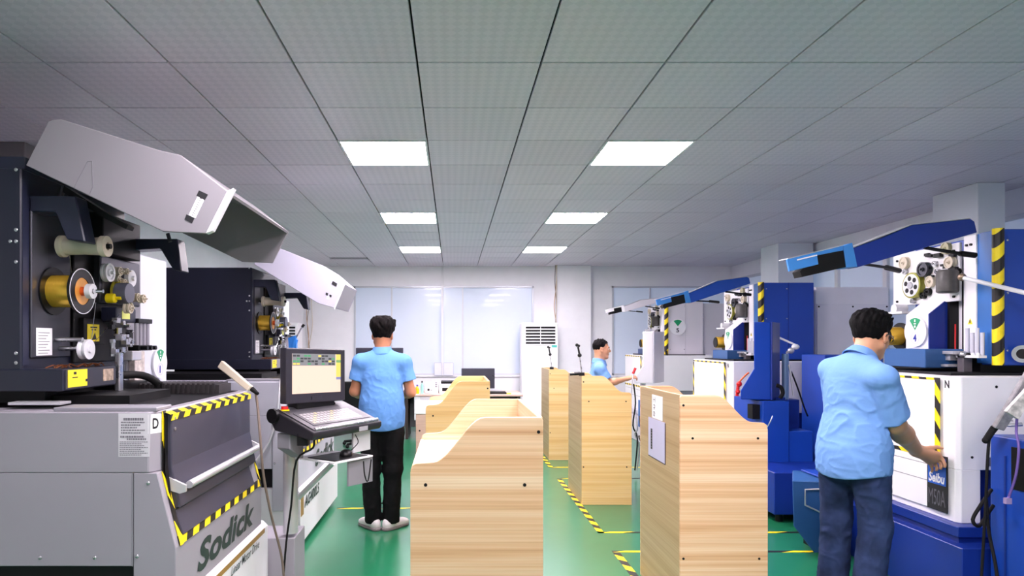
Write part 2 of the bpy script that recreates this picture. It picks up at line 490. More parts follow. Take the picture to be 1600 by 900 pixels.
# pier in the back wall, pillars on both sides
B().box(bx(868), bx(925)-.05, YB-.16, YB-.001, 0, HC).obj('trim_1', white_wall, kind='structure', bev=0.006)
pillar_m = M('pillar_paint', (222,226,234), 0.4, var=0.05, vscale=2)
B().box(4.43, 4.66, 5.46, 5.98, 0, HC).obj('trim_2', pillar_m, kind='structure', bev=0.006)
B().box(4.42, 4.90, 8.80, 9.30, 0, HC).obj('trim_3', pillar_m, kind='structure', bev=0.006)
B().box(-3.25, -2.88, 4.35, 4.85, 0, HC).obj('trim_4', M('dull_pillar', (120,112,116), 0.6), kind='structure', bev=0.006)
B().box(XL, XR, YB-.012, YB-.001, 0, .1).obj('baseboard_back', M('baseboard_grey', (150,155,165), 0.5), kind='structure')

# hanging loose cables on the back wall
def cables(name, pts_list, mats, label):
    t = thing(name, label, 'cable', pts_list[0][-1])
    for i, pts in enumerate(pts_list):
        B().tube(pts, 0.006, 6).obj('strand', mats[i % len(mats)], t, smooth=60)
yy = YB-.18
cables('wall_cable', [[W(868,412,yy),W(867,440,yy),W(869,470,yy),W(868,505,yy)],[W(870,413,yy),W(869,445,yy),W(866,480,yy),W(870,508,yy)],[W(869,413,yy-.02),W(870,450,yy-.02),W(869,490,yy-.02),W(869,510,yy)]], [brown_cable, tan_cable, cream],
       'thin brown cables hanging from the ceiling beside the white air conditioner')
yy = YB-.04
cables('wall_cable', [[W(482,440,yy),W(483,475,yy),W(480,505,yy),W(484,545,yy)],[W(485,440,yy),W(487,480,yy),W(488,510,yy),W(483,540,yy)],[W(484,440,yy-.02),W(479,490,yy-.02),W(482,520,yy-.02),W(482,548,yy)]], [brown_cable, cream, tan_cable],
       'bundle of thin cables hanging down the back wall behind the tilted control monitor')

# ------------------------------------------------------------------ wooden stands
def stand(name, label, x0, x1, y0, y1, h, hl, flip, wfront, wside, group='wooden inspection stands along the aisle', curve=0.5):
    """open-topped wooden cabinet; S-curved side panels, high side at +x unless flip; h high, hl low height"""
    t = thing(name, label, 'stand', ((x0+x1)/2, (y0+y1)/2, 0), 0, group)
    w = x1-x0
    def prof(y):
        pts = [(0,0),(1,0),(1,h-.012),(0.985,h)]
        a, b = 0.46+(.04 if flip else 0), 0.17
        pts.append((a+.10, h))
        for k in range(1, 12):
            u = k/12
            s = u*u*(3-2*u)
            pts.append((a+.10 + (b-a-.10)*u, h + (hl-h)*s))
        pts += [(b, hl), (0.045, hl-.004), (0.012, hl-.014), (0, hl-.04)]
        out = []
        for (u, z) in pts:
            x = x1 - u*w if flip else x0 + u*w
            out.append(Vector((x, y, z)))
        return out
    th = 0.018
    B().prism(prof(y0), (0,th,0)).obj('front_panel', [wfront], t, bev=0.002, seg=1)
    B().prism(prof(y1-th), (0,th,0)).obj('back_panel', [wfront], t, bev=0.002, seg=1)
    xa, xb = (x0, x0+th) if flip else (x1-th, x1)
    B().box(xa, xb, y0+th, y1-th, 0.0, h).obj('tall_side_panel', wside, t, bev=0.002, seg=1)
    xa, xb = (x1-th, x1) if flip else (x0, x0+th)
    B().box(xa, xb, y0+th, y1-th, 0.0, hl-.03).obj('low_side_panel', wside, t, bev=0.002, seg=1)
    # stepped worktop inside: low shelf and a raised inner ledge
    xi0, xi1 = x0+th, x1-th
    dx = 0.44*w
    xa, xb = (x1-dx, x1-th) if flip else (x0+th, x0+dx)
    B().box(xa, xb, y0+th, y1-th, hl-.05, hl-.034).obj('shelf', wood_w, t)
    xa, xb = (x0+th, x1-dx) if flip else (x0+dx, x1-th)
    B().box(xa, xb, y0+th, y1-th, hl-.30, hl-.284).obj('shelf', wood_w, t)
    xm = x1-dx if flip else x0+dx
    B().box(xm-.008, xm+.008, y0+th, y1-th, hl-.30, hl-.05).obj('partition', wood_w, t)
    sx = [0.08, 0.92, 0.12, 0.86]
    for (u, z) in ((0.965, h-.055), (0.86, hl-.085), (0.115, hl-.085), (0.965, 0.35), (0.10, 0.35)):
        x = x1-u*w if flip else x0+u*w
        B().cyl((x, y0-.0015, z), (x, y0+.002, z), 0.0065, n=12).obj('screw', dark, t)
    return t
stand('wooden_stand', 'nearest pale wooden stand with S-curved top, beside the control monitor', -0.16, 0.337, 2.42, 3.22, 1.22, 1.052, False, wood, wood)
stand('wooden_stand', 'pale wooden stand behind the nearest one, in front of the desk with the black monitor', -0.206, 0.276, 4.85, 5.6, 1.21, 1.035, False, wood_y, wood_y)
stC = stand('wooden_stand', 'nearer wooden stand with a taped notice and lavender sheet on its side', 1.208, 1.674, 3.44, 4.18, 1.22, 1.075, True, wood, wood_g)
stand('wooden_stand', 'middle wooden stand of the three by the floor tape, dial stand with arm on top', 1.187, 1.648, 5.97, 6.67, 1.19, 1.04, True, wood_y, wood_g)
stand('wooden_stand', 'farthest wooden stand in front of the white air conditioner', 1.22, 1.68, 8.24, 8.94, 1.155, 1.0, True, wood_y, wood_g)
# notice and sheet on stand C (left face x = 1.208)
xs = 1.208-.001
def fx(px, py): return WX(px, py, xs)
def sheet(name, px0, px1, pyt, pyb, mat, parent, th=.0015, lab=None):
    a = WX(px0, pyt, xs); y_far = a.y; b_ = WX(px1, pyt, xs); y_near = b_.y
    zt = a.z; zb = EYE-(pyb-VPY)*a.y/FPX
    o = B().box(xs-th, xs, y_near, y_far, zb, zt).obj(name, mat, parent)
    if lab: o['label'] = lab
    return y_near, y_far, zb, zt
yn, yf, zb, zt = sheet('notice_strip', 1019, 1035.5, 616, 652, paper, stC, .0015, 'white paper strip with black characters')
for k, ch in enumerate('工作台'):
    hh = (zt-zb)/3.3
    text(ch, 'character', ink, stC, (xs-.0018, yf-.028, zt-.012-hh*k), (0,0,-1), (0,-1,0), hh*.8, .035, 0, 0.012)
yn, yf, zb, zt = sheet('lavender_sheet', 1014, 1039.5, 651, 710, lavender, stC, .004, 'lavender printed sheet in a thin dark holder')
B().box(xs-.003, xs, yn-.004, yf+.002, zb-.006, zt-.004).obj('sheet_holder', M('purple_edge', (70,60,84), .5), stC)
B().box(xs-.0048, xs-.004, yf-.05-.03, yf-.05, zb+.045, zt-.065).obj('printed_picture', ink, stC)
for k in range(7): B().box(xs-.0052, xs-.0048, yf-.075, yf-.056, zb+.055+k*.017, zb+.062+k*.017).obj('printed_row', ink_grey, stC)
# dial stands on the two far stands
def dial_stand(px, Y, z, label, horiz):
    p = W(px, 500, Y); x = p.x
    t = thing('dial_stand', label, 'gauge stand', (x, Y, z), 0, 'dial stands on the wooden stands')
    B().cyl((x, Y, z), (x, Y, z+.03), .028, .026, 16).obj('base', black, t, smooth=40)
    B().cyl((x, Y, z+.03), (x-.02, Y, z+.19), .006, n=10).obj('rod', steel, t, smooth=40)
    B().ball((x-.02, Y, z+.19), .02, 12).cyl((x-.02,Y,z+.19),(x-.035,Y,z+.27),.009,n=8).obj('joint', black, t, smooth=40)
    B().cyl((x-.035,Y,z+.27),(x-.03,Y,z+.29),.017,n=12).ball((x-.045,Y,z+.285),.016,10).obj('clamp', black, t, smooth=40)
    if horiz:
        B().cyl((x-.07,Y,z+.018),(x-.02,Y,z+.022),.016,n=10).cyl((x-.11,Y,z+.013),(x-.07,Y,z+.016),.012,n=10).obj('arm', black, t, smooth=40)
zt = 1.155-.155
for _px, _Y, _z, _l, _h in ((909, 6.02, 1.19, 'black dial stand with side arm on the middle wooden stand', True), (862, 8.30, 1.155, 'slim black dial stand on the farthest wooden stand', False)):
    dial_stand(_px, _Y, _z, _l, _h)

# ------------------------------------------------------------------ left row: grey and navy wire cutting machines
class HB(B):
    """builder whose finished vertices pass through a placing matrix"""
    def __init__(s, tf): super().__init__(); s.tf = tf
    def obj(s, *a, **k):
        s.v = [tuple(s.tf @ Vector(p)) for p in s.v]
        return super().obj(*a, **k)

def hood(t, near, depth, mat, rim, top_from, bottom_open=True, inside=None):
    """raised splash hood: two side plates and a bent top skin; near = outline of the near plate, the first
    top_from points run along the skin"""
    d = Vector((0, depth, 0)); th = Vector((0, .012, 0))
    B().prism(near, th).obj('side_plate', mat, t, bev=.003, seg=1)
    B().prism([p + d - th for p in near], th).obj('side_plate', mat, t, bev=.003, seg=1)
    b = B()
    sk = near[:top_from]
    for i in range(len(sk)-1):
        a, c = sk[i], sk[i+1]
        nrm = Vector((-(c-a).z, 0, (c-a).x)).normalized()
        if nrm.z < 0: nrm = -nrm
        q = [a + th, c + th, c + th - nrm*.012, a + th - nrm*.012]
        b.prism(q, d - th*2)
    b.obj('top_skin', mat, t)

def tank(t, y0, y1, letters, stripe_n, model, grey_paint=grey_paint):
    X1, X2, X3 = -1.19, -1.114, -1.09
    e = 0.05
    # upper body with chamfered corner
    def slab(pts, z0, z1): return [Vector((x, y, z0)) for x, y in pts]
    pl = [(-3.1,y0),(X1-.035,y0),(X1,y0+.05),(X1,y1),(-3.1,y1)]
    B().prism([Vector((x,y,.975)) for x,y in pl], (0,0,.245)).obj('tank_body', grey_paint, t, bev=.004, seg=1)
    B().box(-3.1, X1-.10, y0, y1, .60, .975).obj('tank_side_panel', grey_paint, t, bev=.003, seg=1)
    # apron with sloping front
    pr = [(-1.285,.975),(X1,.975),(X2,.672),(X2,.455),(X2,.30),(-1.285,.30)]
    B().prism([Vector((x,y0,z)) for x,z in pr], (0,y1-y0,0)).obj('apron', grey_paint, t, bev=.003, seg=1)
    B().box(-3.1, -1.20, y0+.06, y1, .0, .60).obj('plinth', dark, t)
    # lower front panel
    lp = [(-1.6,.05),(X3,.05),(X3,.425),(X3-.03,.455),(-1.6,.455)]
    lb = B().prism([Vector((x,y0+.02,z)) for x,z in lp], (0,y1-y0+.03,0)).obj('lower_panel', white_metal, t, bev=.004)
    # door
    B().prism([Vector((X1-.02,y0+.07,1.205)),Vector((X1+.028,y0+.07,1.205)),Vector((X1+.030,y0+.07,.99)),Vector((X2-.012,y0+.07,.816)),Vector((X2-.05,y0+.07,.816)),Vector((X1-.02,y0+.07,.96))],(0,y1-y0-.13,0)).obj('upper_door', door_grey, t, bev=.006)
    B().prism([Vector((X1-.01,y0+.072,1.20)),Vector((X1+.012,y0+.045,1.20)),Vector((X1+.012,y0+.045,.98)),Vector((X2-.02,y0+.045,.70)),Vector((X2-.04,y0+.072,.70))],(0,.024,0)).obj('door_jamb', dark, t)
    q = [Vector((X1-.03,y0+.07,.81)),Vector((X1-.012,y0+.07,.81)),Vector((X2-.012,y0+.07,.69)),Vector((X2-.04,y0+.07,.69))]
    q = [Vector((X1-.02,y0+.07,.972)),Vector((X1+.004,y0+.07,.972)),Vector((X1+.043,y0+.07,.818)),Vector((X1+.02,y0+.07,.812))]
    lo = [Vector((X1+.02,y0+.07,.812)),Vector((X1+.043,y0+.07,.812)),Vector((X2+.002,y0+.07,.705)),Vector((X2-.02,y0+.07,.705))]
    B().prism(lo, (0,y1-y0-.20,0)).obj('lower_door', door_grey, t, bev=.003, seg=1)
    b = B()
    for z in (.88, 1.14, 1.185): b.cyl((X1+.026,y0+.10,z),(X1+.032,y0+.10,z),.007,n=10)
    b.obj('door_screw', steel, t, smooth=40)
    # handle
    hb = B().cyl((X2,y0+.14,.90),(X2,y1-.06,.90),.017,n=16)
    hb.cyl((X2,y0+.13,.90),(X2,y0+.14,.90),.016,n=14)
    hd = hb.obj('handle', alu, t, smooth=40)
    for yy in (y0+.06, y1-.06):
        B().prism([Vector((X1-.002,yy,.955)),Vector((X1-.002,yy,.90)),Vector((X2-.01,yy,.878)),Vector((X2+.014,yy,.885)),Vector((X2+.014,yy,.912))], (0,.014,0)).obj('handle_bracket', alu, hd)
    # hazard tape around the door
    tp = [yellow, tape_black]
    B().hazard((X1+.03,y0+.06,1.200),(X1+.03,y1-.05,1.200),(-.05,0,.016),stripe_n,(0,0,.003),.35).obj('hazard_tape', tp, t)
    B().hazard((X1+.0285,y0+.06,1.178),(X1+.0285,y1-.05,1.178),(0,0,.026),stripe_n,(.002,0,0),.35).obj('hazard_tape', tp, t)
    B().hazard((X2+.001,y0+.03,.675),(X2+.001,y1-.02,.675),(-.009,0,.036),stripe_n,(.003,0,0),.5).obj('hazard_tape', tp, t)
    B().hazard((X1+.002,y0+.04,1.22),(X1+.002,y0+.04,.975),(0,.03,0),2,(.003,0,0),.6).obj('hazard_tape', tp, t)
    B().hazard((X1+.002,y0+.035,.975),(X2+.002,y0+.035,.672),(0,.03,0),3,(.003,0,0),.6).obj('hazard_tape', tp, t)
    B().hazard((X1+.002,y1-.035,.975),(X2+.002,y1-.035,.672),(0,.025,0),4,(.003,0,0),.6).obj('hazard_tape', tp, t)
    # lettering on the apron and the lower panel
    L = y1-y0
    text('Sodick', 'lettering', ink_green, t, (X2+.001, y0+(.62 if model else .215), .49), (0,1,0), (0,0,1), .80, .135, 0.001, 0.035, 0.25)
    B().box(X3, X3+.0015, y0+.06, y1-.02, .402, .428).obj('gold_stripe', gold_paint, t)
    if model: 
        B().box(X3, X3+.0018, y0+.03, y0+.115, .25, .42).obj('gold_stripe', gold_paint, t)
        text('AG400LS', 'lettering', ink_green, t, (X3+.002, y0+.135, .285), (0,1,0), (0,0,1), .52, .085, 0.001, 0.03, 0.25)
    else:
        text('Linear Motor Drive', 'lettering', ink_green, t, (X3+.002, y0+.57, .352), (0,1,0), (0,0,1), .46, .045, 0.001, 0.005, 0.25)
    # seams, screws
    for (px, pz) in ((-1.66,.635),(-1.44,.635),(-1.27,.64),(-1.225,.935)): B().ball((px,y0-.001,pz),.008,10,sz=(1,.5,1)).obj('panel_screw', steel, t, smooth=60)
    B().box(-1.290,-1.286,y0-.001,y0+.002,.60,.975).obj('panel_seam', grey2, t)
    # top rim and dark work space
    B().box(-1.62,-1.20,y0+.02,y0+.16,1.22,1.236).obj('top_rim', grey2, t, bev=.003, seg=1)
    B().box(-2.9,-1.45,y0+.30,y0+.72,1.221,1.262).obj('work_table', dark, t)
    B().box(-2.9,-1.24,y0+.18,y1-.03,1.2205,1.2225).obj('tank_opening', dark, t)
    bb = B()
    for k in range(26): bb.box(-1.98+.027*k, -1.966+.027*k, y1-.26, y1-.05, 1.223, 1.278)
    bb.box(-1.985,-1.27,y1-.25,y1-.06,1.223,1.270)
    bb.obj('bellows_cover', M('bellows_grey',(44,40,42),.6), t, kind='stuff')
    B().box(-2.4,-1.45,y1,y1+.5,.0,1.12).obj('rear_body', grey2, t, bev=.004, seg=1)

def head(t, tf, full):
    def H(): return HB(tf)
    X = -1.836
    H().box(-2.64 if not full else -3.2, X, 2.75, 3.62, 1.30, 2.243).obj('head_cabinet', navy, t, bev=.006, seg=1)
    b = H()
    for (px, py) in ((25,265),(25,359),(16,377),(25,377),(25,409),(25,552),(25,567),(11,595)):
        p = W(px, py, 2.75); b.ball((p.x, 2.749, p.z), .008, 8, sz=(1,.4,1))
    b.obj('cabinet_screw', steel, t, smooth=60)
    H().box(X, X+.012, 2.80, 3.085, 1.432, 2.13).obj('spool_plate', steel_plate, t, bev=.004, seg=1)
    H().box(X, X+.004, 2.755, 2.795, 1.40, 2.2).obj('cabinet_edge', navy2, t)
    sh = H(); p0 = WX(52,512,X); p1 = WX(77,555,X)
    H().box(X+.012, X+.0135, p0.y, p1.y, p1.z, p0.z).obj('instruction_sheet', paper, t)
    b = H()
    for k in range(8): b.box(X+.0135, X+.014, p0.y+.012, p1.y-.02-.012*(k % 3), p0.z-.02-.013*k-.003, p0.z-.02-.013*k)
    b.obj('printed_rows', ink_grey, t, kind='stuff')
    # bracket arm, near
    def arm(pts, Y, th, m):
        H().prism([W(px,py,Y) for px,py in pts], (0,th,0)).obj('bracket_arm', m, t, bev=.005, seg=1)
    arm([(36,305),(118,306),(133,378),(104,374),(86,331),(36,331)], 2.80, .09, navy2)
    arm([(203,373),(277,373),(284,424),(270,421),(250,388),(203,391)], 3.55, .10, navy2)
    # white guide roll
    c = W(95,385,2.97)
    rl = H(); zc = c.z; y = 2.97
    rl.lathe([(0,0),(.050,0),(.050,.08),(.040,.12),(.037,.5),(.042,.85),(.048,.88),(.048,1),(.018,1.0),(.016,.97),(0,.97)], (-1.80,y,zc), (-1.585,y,zc), 24)
    rl.obj('guide_roll', cream, t, smooth=40)
    H().cyl((X,y,zc),(-1.57,y,zc),.012,n=10).obj('roll_shaft', dark, t, smooth=40)
    # wire spool
    y = 2.95; zs = 1.733
    sp = H().ring((-1.828,y,zs),(-1.815,y,zs),.02,.108,36).obj('spool', black, t, smooth=40)
    H().ring((-1.700,y,zs),(-1.688,y,zs),.062,.105,36).obj('front_flange', black, sp, smooth=40)
    H().ring((-1.6885,y,zs),(-1.687,y,zs),.100,.104,40).obj('flange_rim', white_plastic, sp)
    H().cyl((-1.815,y,zs),(-1.700,y,zs),.074,n=40).obj('wire_winding', gold_wire, sp, smooth=40)
    H().ring((-1.697,y,zs),(-1.692,y,zs),.012,.066,32).obj('flange_web', amber, sp, smooth=40)
    H().cyl((-1.70,y,zs),(-1.66,y,zs),.022,.018,n=16).obj('hub', orange, sp, smooth=40)
    H().lathe([(.012,0),(.034,0),(.034,1),(.012,1),(.012,0)],(-1.665,y,zs),(-1.640,y,zs),20).obj('lock_ring', white_plastic, sp, smooth=40)
    H().cyl((-1.70,y,zs),(-1.595,y,zs),.009,n=12).obj('shaft', chrome, sp, smooth=40)
    # lower rods and small pulley
    y = 3.0; zp = 1.468
    H().cyl((X,y-.03,zp+.045),(-1.70,y-.03,zp+.045),.010,n=10).cyl((X,y,zp+.005),(-1.70,y,zp+.005),.010,n=10).obj('guide_rod', steel, t, smooth=40)
    H().lathe([(0,0),(.047,0),(.047,.25),(.040,.5),(.047,.75),(.047,1),(.018,1.0),(.016,1.25),(0,1.25)],(-1.72,y,zp),(-1.685,y,zp),24).obj('small_pulley', white_plastic, t, smooth=40)
    # thin wire strands
    H().tube([(-1.76,2.97,1.90),(-1.74,2.95,1.81)],.0012,5,smooth=0).tube([(-1.69,3.06,1.69),(-1.695,3.03,1.50)],.0012,5,smooth=0).tube([(-1.70,3.42,1.72),(-1.69,3.03,1.49)],.0012,5,smooth=0).obj('wire', chrome, t)
    # scrap tray
    H().box(-2.64 if not full else -3.2, -1.654, 2.744, 3.17, 1.292, 1.386).obj('scrap_tray', navy, t, bev=.004, seg=1)
    H().box(-1.654, -1.650, 2.756, 3.165, 1.300, 1.384).obj('tray_face', grey2 if not full else steel_plate, t)
    p0 = WX(103,577,-1.649); p1 = WX(136,606,-1.649)
    yl = H().box(-1.650, -1.6475, 2.77, p1.y, 1.306, 1.381).obj('warning_label', yellow_lab, t, label='yellow label with small black print')
    b = H().box(-1.6475,-1.647,2.80,2.84,1.345,1.350).box(-1.6475,-1.647,2.81,2.83,1.36,1.372).box(-1.6475,-1.647,2.90,2.915,1.325,1.337)
    b.obj('label_print', ink, yl)
    H().box(-1.650,-1.648,3.05,3.14,1.318,1.374).obj('worn_sticker', M('worn_sticker', (176,156,136), .6, var=.5, vscale=40), t)
    b = H()
    rnd = random.Random(3)
    for k in range(14):
        a = Vector((-1.80+.1*rnd.random(), 2.80+.3*rnd.random(), 1.388)); 
        b.tube([a, a+Vector((.02*rnd.random(),.03,.012)), a+Vector((.04,.03*rnd.random(),.002))], .003, 5)
    b.obj('wire_scrap', M('copper_scrap', (120,70,40), .4, metal=.7), t, kind='stuff')
    # dark mid panels
    H().box(X, X+.02, 3.10, 3.60, 1.40, 2.16).obj('mid_panel', dark, t, bev=.004, seg=1)
    H().box(X, -1.74, 3.22, 3.60, 1.95, 2.15).obj('drive_box', dark, t, bev=.004, seg=1)
    H().box(X, -1.78, 3.27, 3.68, 1.70, 1.945).obj('pulley_bracket', steel_plate, t, bev=.008)
    def disc(px, py, rpx, xf, th, m, name, prof=None, n=24):
        c = WX(px, py, xf); r = rpx*c.y/FPX
        pf = [(rr*r, tt) for rr, tt in (prof or [(0,0),(1,0),(1,.9),(.93,1),(.35,1),(.33,.8),(0,.8)])]
        return H().lathe(pf, (xf-th, c.y, c.z), (xf, c.y, c.z), n).obj(name, m, t, smooth=35)
    gr = [(0,0),(1,0),(1,.3),(.85,.5),(1,.7),(1,1),(.78,1),(.74,.75),(.42,.75),(.40,1.1),(.18,1.1),(.16,1.6),(0,1.6)]
    disc(173,426,14.5,-1.735,.03,white_plastic,'groove_pulley',gr)
    disc(207,435,13,-1.74,.022,white_plastic,'white_roller',[(0,0),(1,0),(1,1),(.3,1),(.28,1.6),(0,1.6)])
    disc(190,456,17.5,-1.74,.03,M('green_yellow_belt',(214,196,60),.5),'belt_pulley',gr)
    disc(203,458.5,16.5,-1.66,.06,M('grey_cap',(96,98,112),.4,metal=.3),'drive_cap',[(0,0),(1,0),(1,.9),(.95,1),(0,1)])
    disc(183,466,7.5,-1.70,.05,yellow,'pinch_roller',[(0,0),(1,0),(1,.8),(.8,.9),(.35,.9),(.33,1.4),(0,1.4)],16)
    for (px,py,r,xf) in ((217,465,7,-1.70),(226,467,7,-1.68),(205,481,9,-1.66),(189,424,7,-1.74),(187,436,6,-1.74),(200,424,5,-1.74),(196,441,5,-1.72)):
        disc(px,py,r,xf,.03,cream,'guide_bearing',gr,16)
    # controller block with label
    a = W(164,480,3.30)
    H().box(-1.80,-1.715,3.30,3.50,1.395+.21,1.68).obj('guide_block', navy2, t, bev=.006, seg=1)
    H().box(-1.715,-1.713,3.35,3.43,1.622,1.668).obj('lime_label', M('lime_label',(222,226,120),.5), t)
    H().box(X,-1.79,3.14,3.32,1.49,1.62).obj('label_plate', dark, t, bev=.003, seg=1)
    lb = H().box(-1.79,-1.788,3.165,3.27,1.505,1.590).obj('warning_label', yellow_lab, t, label='narrow yellow label with black pictogram')
    b = H().box(-1.788,-1.7875,3.19,3.25,1.572,1.578).box(-1.788,-1.7875,3.20,3.215,1.56,1.566).box(-1.788,-1.7875,3.225,3.24,1.56,1.566)
    b.prism([Vector((-1.788,3.20,1.512)),Vector((-1.788,3.245,1.515)),Vector((-1.788,3.23,1.55)),Vector((-1.788,3.215,1.53))],(.0005,0,0)).obj('label_print', ink, lb)
    # upper guide: many small fittings
    rnd = random.Random(11); bl = H(); bd = H()
    for k in range(34):
        px = 174+rnd.random()*30; py = 500+rnd.random()*52
        c = WX(px,py,-1.72+rnd.random()*.05); s = .006+.010*rnd.random()
        tgt = bl if rnd.random() < .6 else bd
        if rnd.random() < .5: tgt.box(c.x-s,c.x+s,c.y-s*1.4,c.y+s*1.4,c.z-s,c.z+s)
        else:
            ax = Vector(rnd.choice([(1,0,0),(0,1,0),(0,0,1)]))*s*1.6
            tgt.cyl(c-ax,c+ax,s*.8,n=8)
    bl.obj('guide_fittings', steel, t, kind='stuff'); bd.obj('guide_fittings', dark, t, kind='stuff')
    H().box(-1.72,-1.665,3.36,3.46,1.405,1.455).obj('nozzle_block', alu, t, bev=.004, seg=1)
    c = WX(188,550,-1.66)
    H().box(-1.675,-1.650,3.20,3.24,1.22,1.45).obj('nozzle_post', steel, t, bev=.004, seg=1)
    # flow meter
    fm_ = H().box(-1.76,-1.70,3.50,3.66,1.605,1.63).box(-1.76,-1.70,3.50,3.66,1.455,1.485).obj('flow_meter', black, t, bev=.003, seg=1)
    for k in range(4): H().cyl((-1.72,3.515+.042*k,1.485),(-1.72,3.515+.042*k,1.605),.011,n=12).obj('meter_tube', M('clear_tube',(200,196,206),.15,trans=.35), fm_, smooth=40)
    for k in range(3): H().cyl((-1.70,3.53+.05*k,1.47),(-1.665,3.53+.05*k,1.47),.012,n=10).obj('knob', black, fm_, smooth=40)
    # column
    H().box(-2.5,-1.846,3.62,4.17,1.10,2.02).obj('column', M('pale_blue_grey_paint',(214,218,230),.4,var=.02), t, bev=.006, seg=1)
    H().box(-1.846,-1.835,3.64,3.80,1.30,2.1).obj('slide_rail', grey2, t, bev=.003, seg=1)
    wp = H().box(-1.835,-1.80,3.66,3.78,1.28,1.45).obj('worn_plate', M('scuffed_plate',(206,196,190),.5,var=.35,vscale=30), t, bev=.003, seg=1)
    b = H()
    for k in range(3): b.box(-1.835,-1.80,3.60,3.64,1.52+.12*k,1.56+.12*k)
    b.obj('rail_clip', dark, t)
    yc, zc = 4.05, 1.372
    number_disc(t, H, '1' if full else '', (-1.846, yc, zc), .095)
    if full:
        H().tube([(-1.72,3.30,1.33),(-1.66,3.45,1.325),(-1.60,3.52,1.27),(-1.59,3.55,1.19)],.020,12).obj('hose', rubber, t, smooth=60)
        b = H()
        for k in range(16): b.ring((-1.601,3.515,1.285-.006*k),(-1.601,3.515,1.282-.006*k),.018,.023,12)
        b.obj('hose_rib', rubber, t, kind='stuff')
    H().box(-1.95,-1.70,3.25,3.6,1.20,1.29).obj('lower_arm', dark, t, bev=.004, seg=1)
    H().box(-2.6,-1.80,2.85,3.55,1.23,1.297).obj('lower_housing', dark, t, bev=.004, seg=1)
    H().box(-1.86,-1.64,2.70,2.78,1.238,1.250).obj('table_clamp', alu, t, bev=.002, seg=1)

def number_disc(t, H, num, c, r, face=1):
    """round white plate with a green wedge and a number, facing +x (face 1) or -x (face -1)"""
    x, y, z = c; f = face
    d = H().cyl((x,y,z),(x+.014*f,y,z),r,n=40).obj('number_disc', white_plastic, t, smooth=40)
    pts = [Vector((x+.014*f, y, z+.08*r))]
    for k in range(9):
        a = math.radians(90 + (-34 + 68*k/8)); pts.append(Vector((x+.014*f, y+math.cos(a)*.88*r, z+math.sin(a)*.88*r)))
    H().prism(pts, (.0012*f,0,0)).obj('green_wedge', green, d)
    b = H().box(min(x+.0152*f,x+.0158*f),max(x+.0152*f,x+.0158*f),y-.05*r,y+.05*r,z+.62*r,z+.78*r)
    b.box(min(x+.0152*f,x+.0158*f),max(x+.0152*f,x+.0158*f),y-.10*r,y+.10*r,z+.47*r,z+.53*r)
    b.ball((x+.0152*f,y,z+.32*r),.08*r,10,sz=(.2,1,1))
    b.obj('wedge_print', paper, d)
    b = H().ring((x+.014*f,y,z-.42*r),(x+.0148*f,y,z-.42*r),.36*r,.385*r,28); b.obj('number_ring', M('pale_violet_print',(190,188,214),.5), d)
    if not num: return d
    Hm = H().tf if hasattr(H(), 'tf') else Matrix.Identity(4)
    o = Hm @ Vector((x+.015*f, y-.16*r*f, z-.66*r)); sc = Hm.to_scale().x
    text(num, 'number', blue_ink if num != '5' else ink, d, o, (0,f,0), (0,0,1), (.30 if num != '1' else .16)*r*sc, .48*r*sc, 0.0005, 0.03)

# machine 1
m1 = thing('wire_cutting_machine', 'nearest grey and navy wire cutting machine with big raised hood and number 1 disc', 'machine', (-2.0, 3.2, 0), 0, 'grey and navy wire cutting machines')
tank(m1, 2.6, 3.76, None, 17, False)
head(m1, Matrix.Identity(4), True)
hp = [W(px,py,2.72) for px,py in ((40,258),(75,190),(84,186.5),(95,186),(250,235),(282,242),(355,298),(321,365),(255,362))]
hp_ = [W(px,py,2.72) for px,py in ((75,190),(84,186.5),(95,186),(250,235),(282,242),(355,298),(321,365),(255,362),(40,258))]
hood(m1, hp_, 1.02, M('hood_grey_paint', (134,130,136), 0.42, var=0.04, vscale=1.5), None, 6)
# rim flange of hood, latch label, thin outline and stays
fl = [W(px,py,2.72) for px,py in ((355,298),(321,365))]
b = B().prism([fl[0], fl[1], fl[1]+Vector((.028,0,.012)), fl[0]+Vector((.028,0,.012))], (0,.035,0)); b.obj('hood_flange', white_metal, m1, bev=.002, seg=1)
def decal(pts, Y, m, name, par, th=.0015):
    return B().prism([W(px,py,Y) for px,py in pts], (0,-th,0)).obj(name, m, par)
decal([(311,297.5),(325,304),(320,313),(307,306)], 2.7198, ink, 'black_sticker', m1)
decal([(291.5,335),(304,341),(300,349),(288.5,343)], 2.7198, ink, 'black_sticker', m1)
st_ = decal([(309,306.5),(319.5,312),(305.5,341),(295,336)], 2.7199, paper, 'hood_label', m1)
b = B()
for k in range(9):
    u = (k+.5)/9; a = W(309+(295-309)*u, 306.5+(336-306.5)*u, 2.7182); c = W(319.5+(305.5-319.5)*u, 312+(341-312)*u, 2.7182)
    dv = c-a; b.prism([a+dv*.35, a+dv*.65, a+dv*.65+Vector((0,0,.004)), a+dv*.35+Vector((0,0,.004))], (0,.0006,0))
b.obj('label_print', ink_grey, st_)
b = B()
for p, q in (((116,293),(137,252)),((137,252),(144,252)),((144,252),(145,292)),((145,292),(140,303))):
    b.cyl(W(*p,2.7195), W(*q,2.7195), .0012, n=6)
b.obj('marking_line', ink_grey, m1)
B().cyl(W(98,292,2.95), W(92,320,2.95), .012, n=10).obj('hood_stay', steel_plate, m1, smooth=40)
B().cyl(W(262,365,3.3), W(266,378,3.3), .010, n=8).obj('hood_stay', steel_plate, m1, smooth=40)
B().prism([W(px,py,2.90) for px,py in ((100,290),(170,335),(200,352),(197,358),(165,342),(98,300))], (0,.06,0)).obj('hood_rail', dark, m1)
